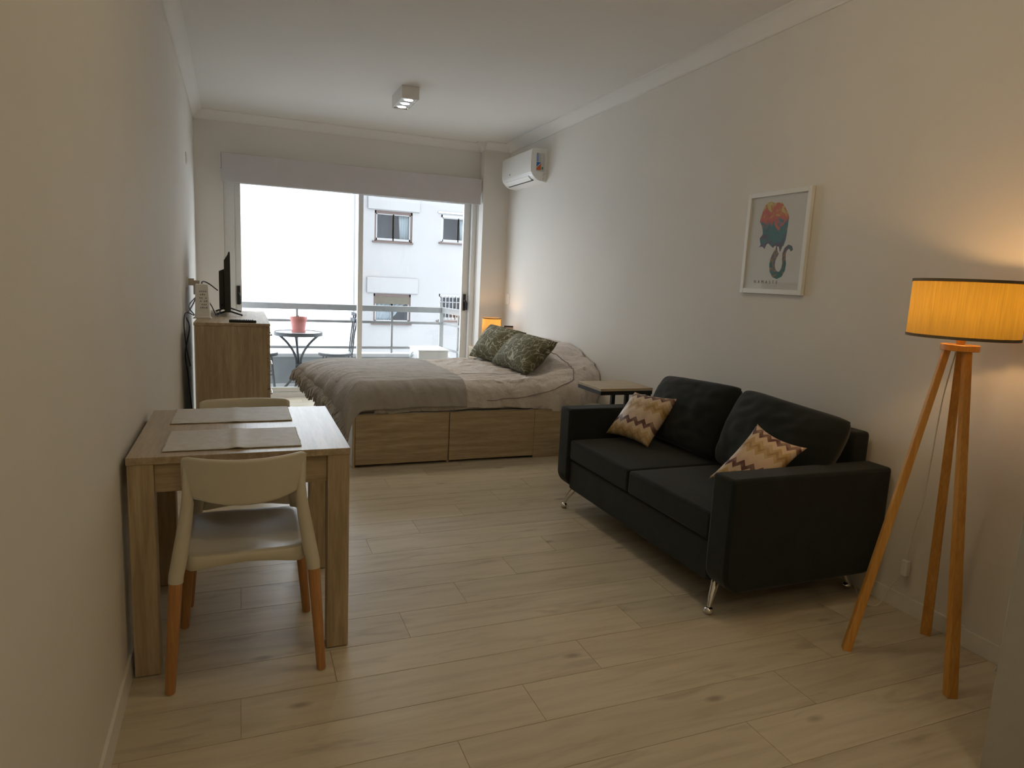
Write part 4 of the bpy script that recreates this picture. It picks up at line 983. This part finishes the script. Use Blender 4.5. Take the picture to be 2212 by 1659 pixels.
def flat(name, pts, x, mat):
    mb = MB(); mb.add([(x, *uvp(a, b)) for a, b in pts] + [(x - .0004, *uvp(a, b)) for a, b in pts], [])
    n = len(pts); mb.f.append(tuple(range(n, 2 * n)))
    for i in range(n): mb.f.append((i, (i + 1) % n, n + (i + 1) % n, n + i))
    o = build(name, mb, mat, art)
    bm = bmesh.new(); bm.from_mesh(o.data); bmesh.ops.triangulate(bm, faces=[f for f in bm.faces if len(f.verts) > 4], ngon_method='EAR_CLIP'); bm.to_mesh(o.data); bm.free()
    return o
head = [(.24, .10), (.29, .065), (.36, .055), (.41, .075), (.49, .075), (.555, .085), (.61, .13), (.68, .20), (.70, .245), (.695, .32), (.69, .40), (.68, .48), (.655, .535),
        (.62, .55), (.55, .545), (.50, .535), (.47, .555), (.42, .53), (.375, .505), (.345, .515), (.315, .565), (.285, .545), (.25, .535), (.235, .54), (.21, .545), (.235, .515), (.215, .48), (.205, .445), (.235, .42), (.255, .40), (.245, .36), (.225, .32), (.20, .285), (.175, .265), (.185, .23), (.20, .19), (.215, .15)]
flat('elephant_head', head, 0, inkm)
cl = [(.60, .50, .058), (.575, .56, .057), (.53, .62, .056), (.495, .675, .056), (.485, .73, .057), (.50, .79, .060), (.545, .835, .058), (.60, .85, .053), (.655, .835, .046), (.69, .79, .042), (.70, .73, .038), (.685, .675, .035), (.68, .62, .033), (.70, .575, .032), (.745, .548, .031), (.785, .56, .030), (.81, .59, .024)]
def ribbon():
    L, Rr = [], []
    for i, (a, b, wd) in enumerate(cl):
        p0 = cl[max(0, i - 1)]; p1 = cl[min(len(cl) - 1, i + 1)]
        dx, dy = (p1[0] - p0[0]) * PW, (p1[1] - p0[1]) * PH; L_ = math.hypot(dx, dy); nx, ny = -dy / L_, dx / L_
        L.append((a + nx * wd * .88, b + ny * wd * PW / PH * .88)); Rr.append((a - nx * wd * .88, b - ny * wd * PW / PH * .88))
    return L, Rr
L_, R_ = ribbon()
mb = MB(); n = len(L_)
mb.add([(-.0004, *uvp(*p)) for p in L_] + [(-.0004, *uvp(*p)) for p in R_], [(i, i + 1, n + i + 1, n + i) for i in range(n - 1)])
build('elephant_trunk', mb, inkm, art)
flat('tusk', [(.545, .545), (.565, .54), (.585, .56), (.60, .60), (.625, .635), (.595, .625), (.56, .59)], -.0008, M['paper_white'])
flat('tusk', [(.515, .53), (.525, .535), (.52, .57), (.505, .60)], -.0008, M['paper_white'])
tx = bpy.data.curves.new('lettering', 'FONT'); tx.body = 'NAMASTE'; tx.size = .024; tx.space_character = 2.1; tx.extrude = .0002; tx.align_x = 'CENTER'; tx.align_y = 'CENTER'
tmp = bpy.data.objects.new('lettering_curve', tx); COL.objects.link(tmp)
tme = bpy.data.meshes.new_from_object(tmp.evaluated_get(bpy.context.evaluated_depsgraph_get())); tme.name = 'lettering'
bpy.data.objects.remove(tmp)
tme.materials.clear(); tme.materials.append(col('black_ink', (.02, .02, .025), .8))
to = bpy.data.objects.new('lettering', tme); link(to, art)
to.location = (-.0008, *uvp(.395, .925)); to.rotation_euler = (PI / 2, 0, -PI / 2)
tag(to, 'small black letters reading NAMASTE')
build('glass', MB().box(-.006, -.0045, -PW - .004, PW + .004, -PH - .004, PH + .004), M['picglass'], art)
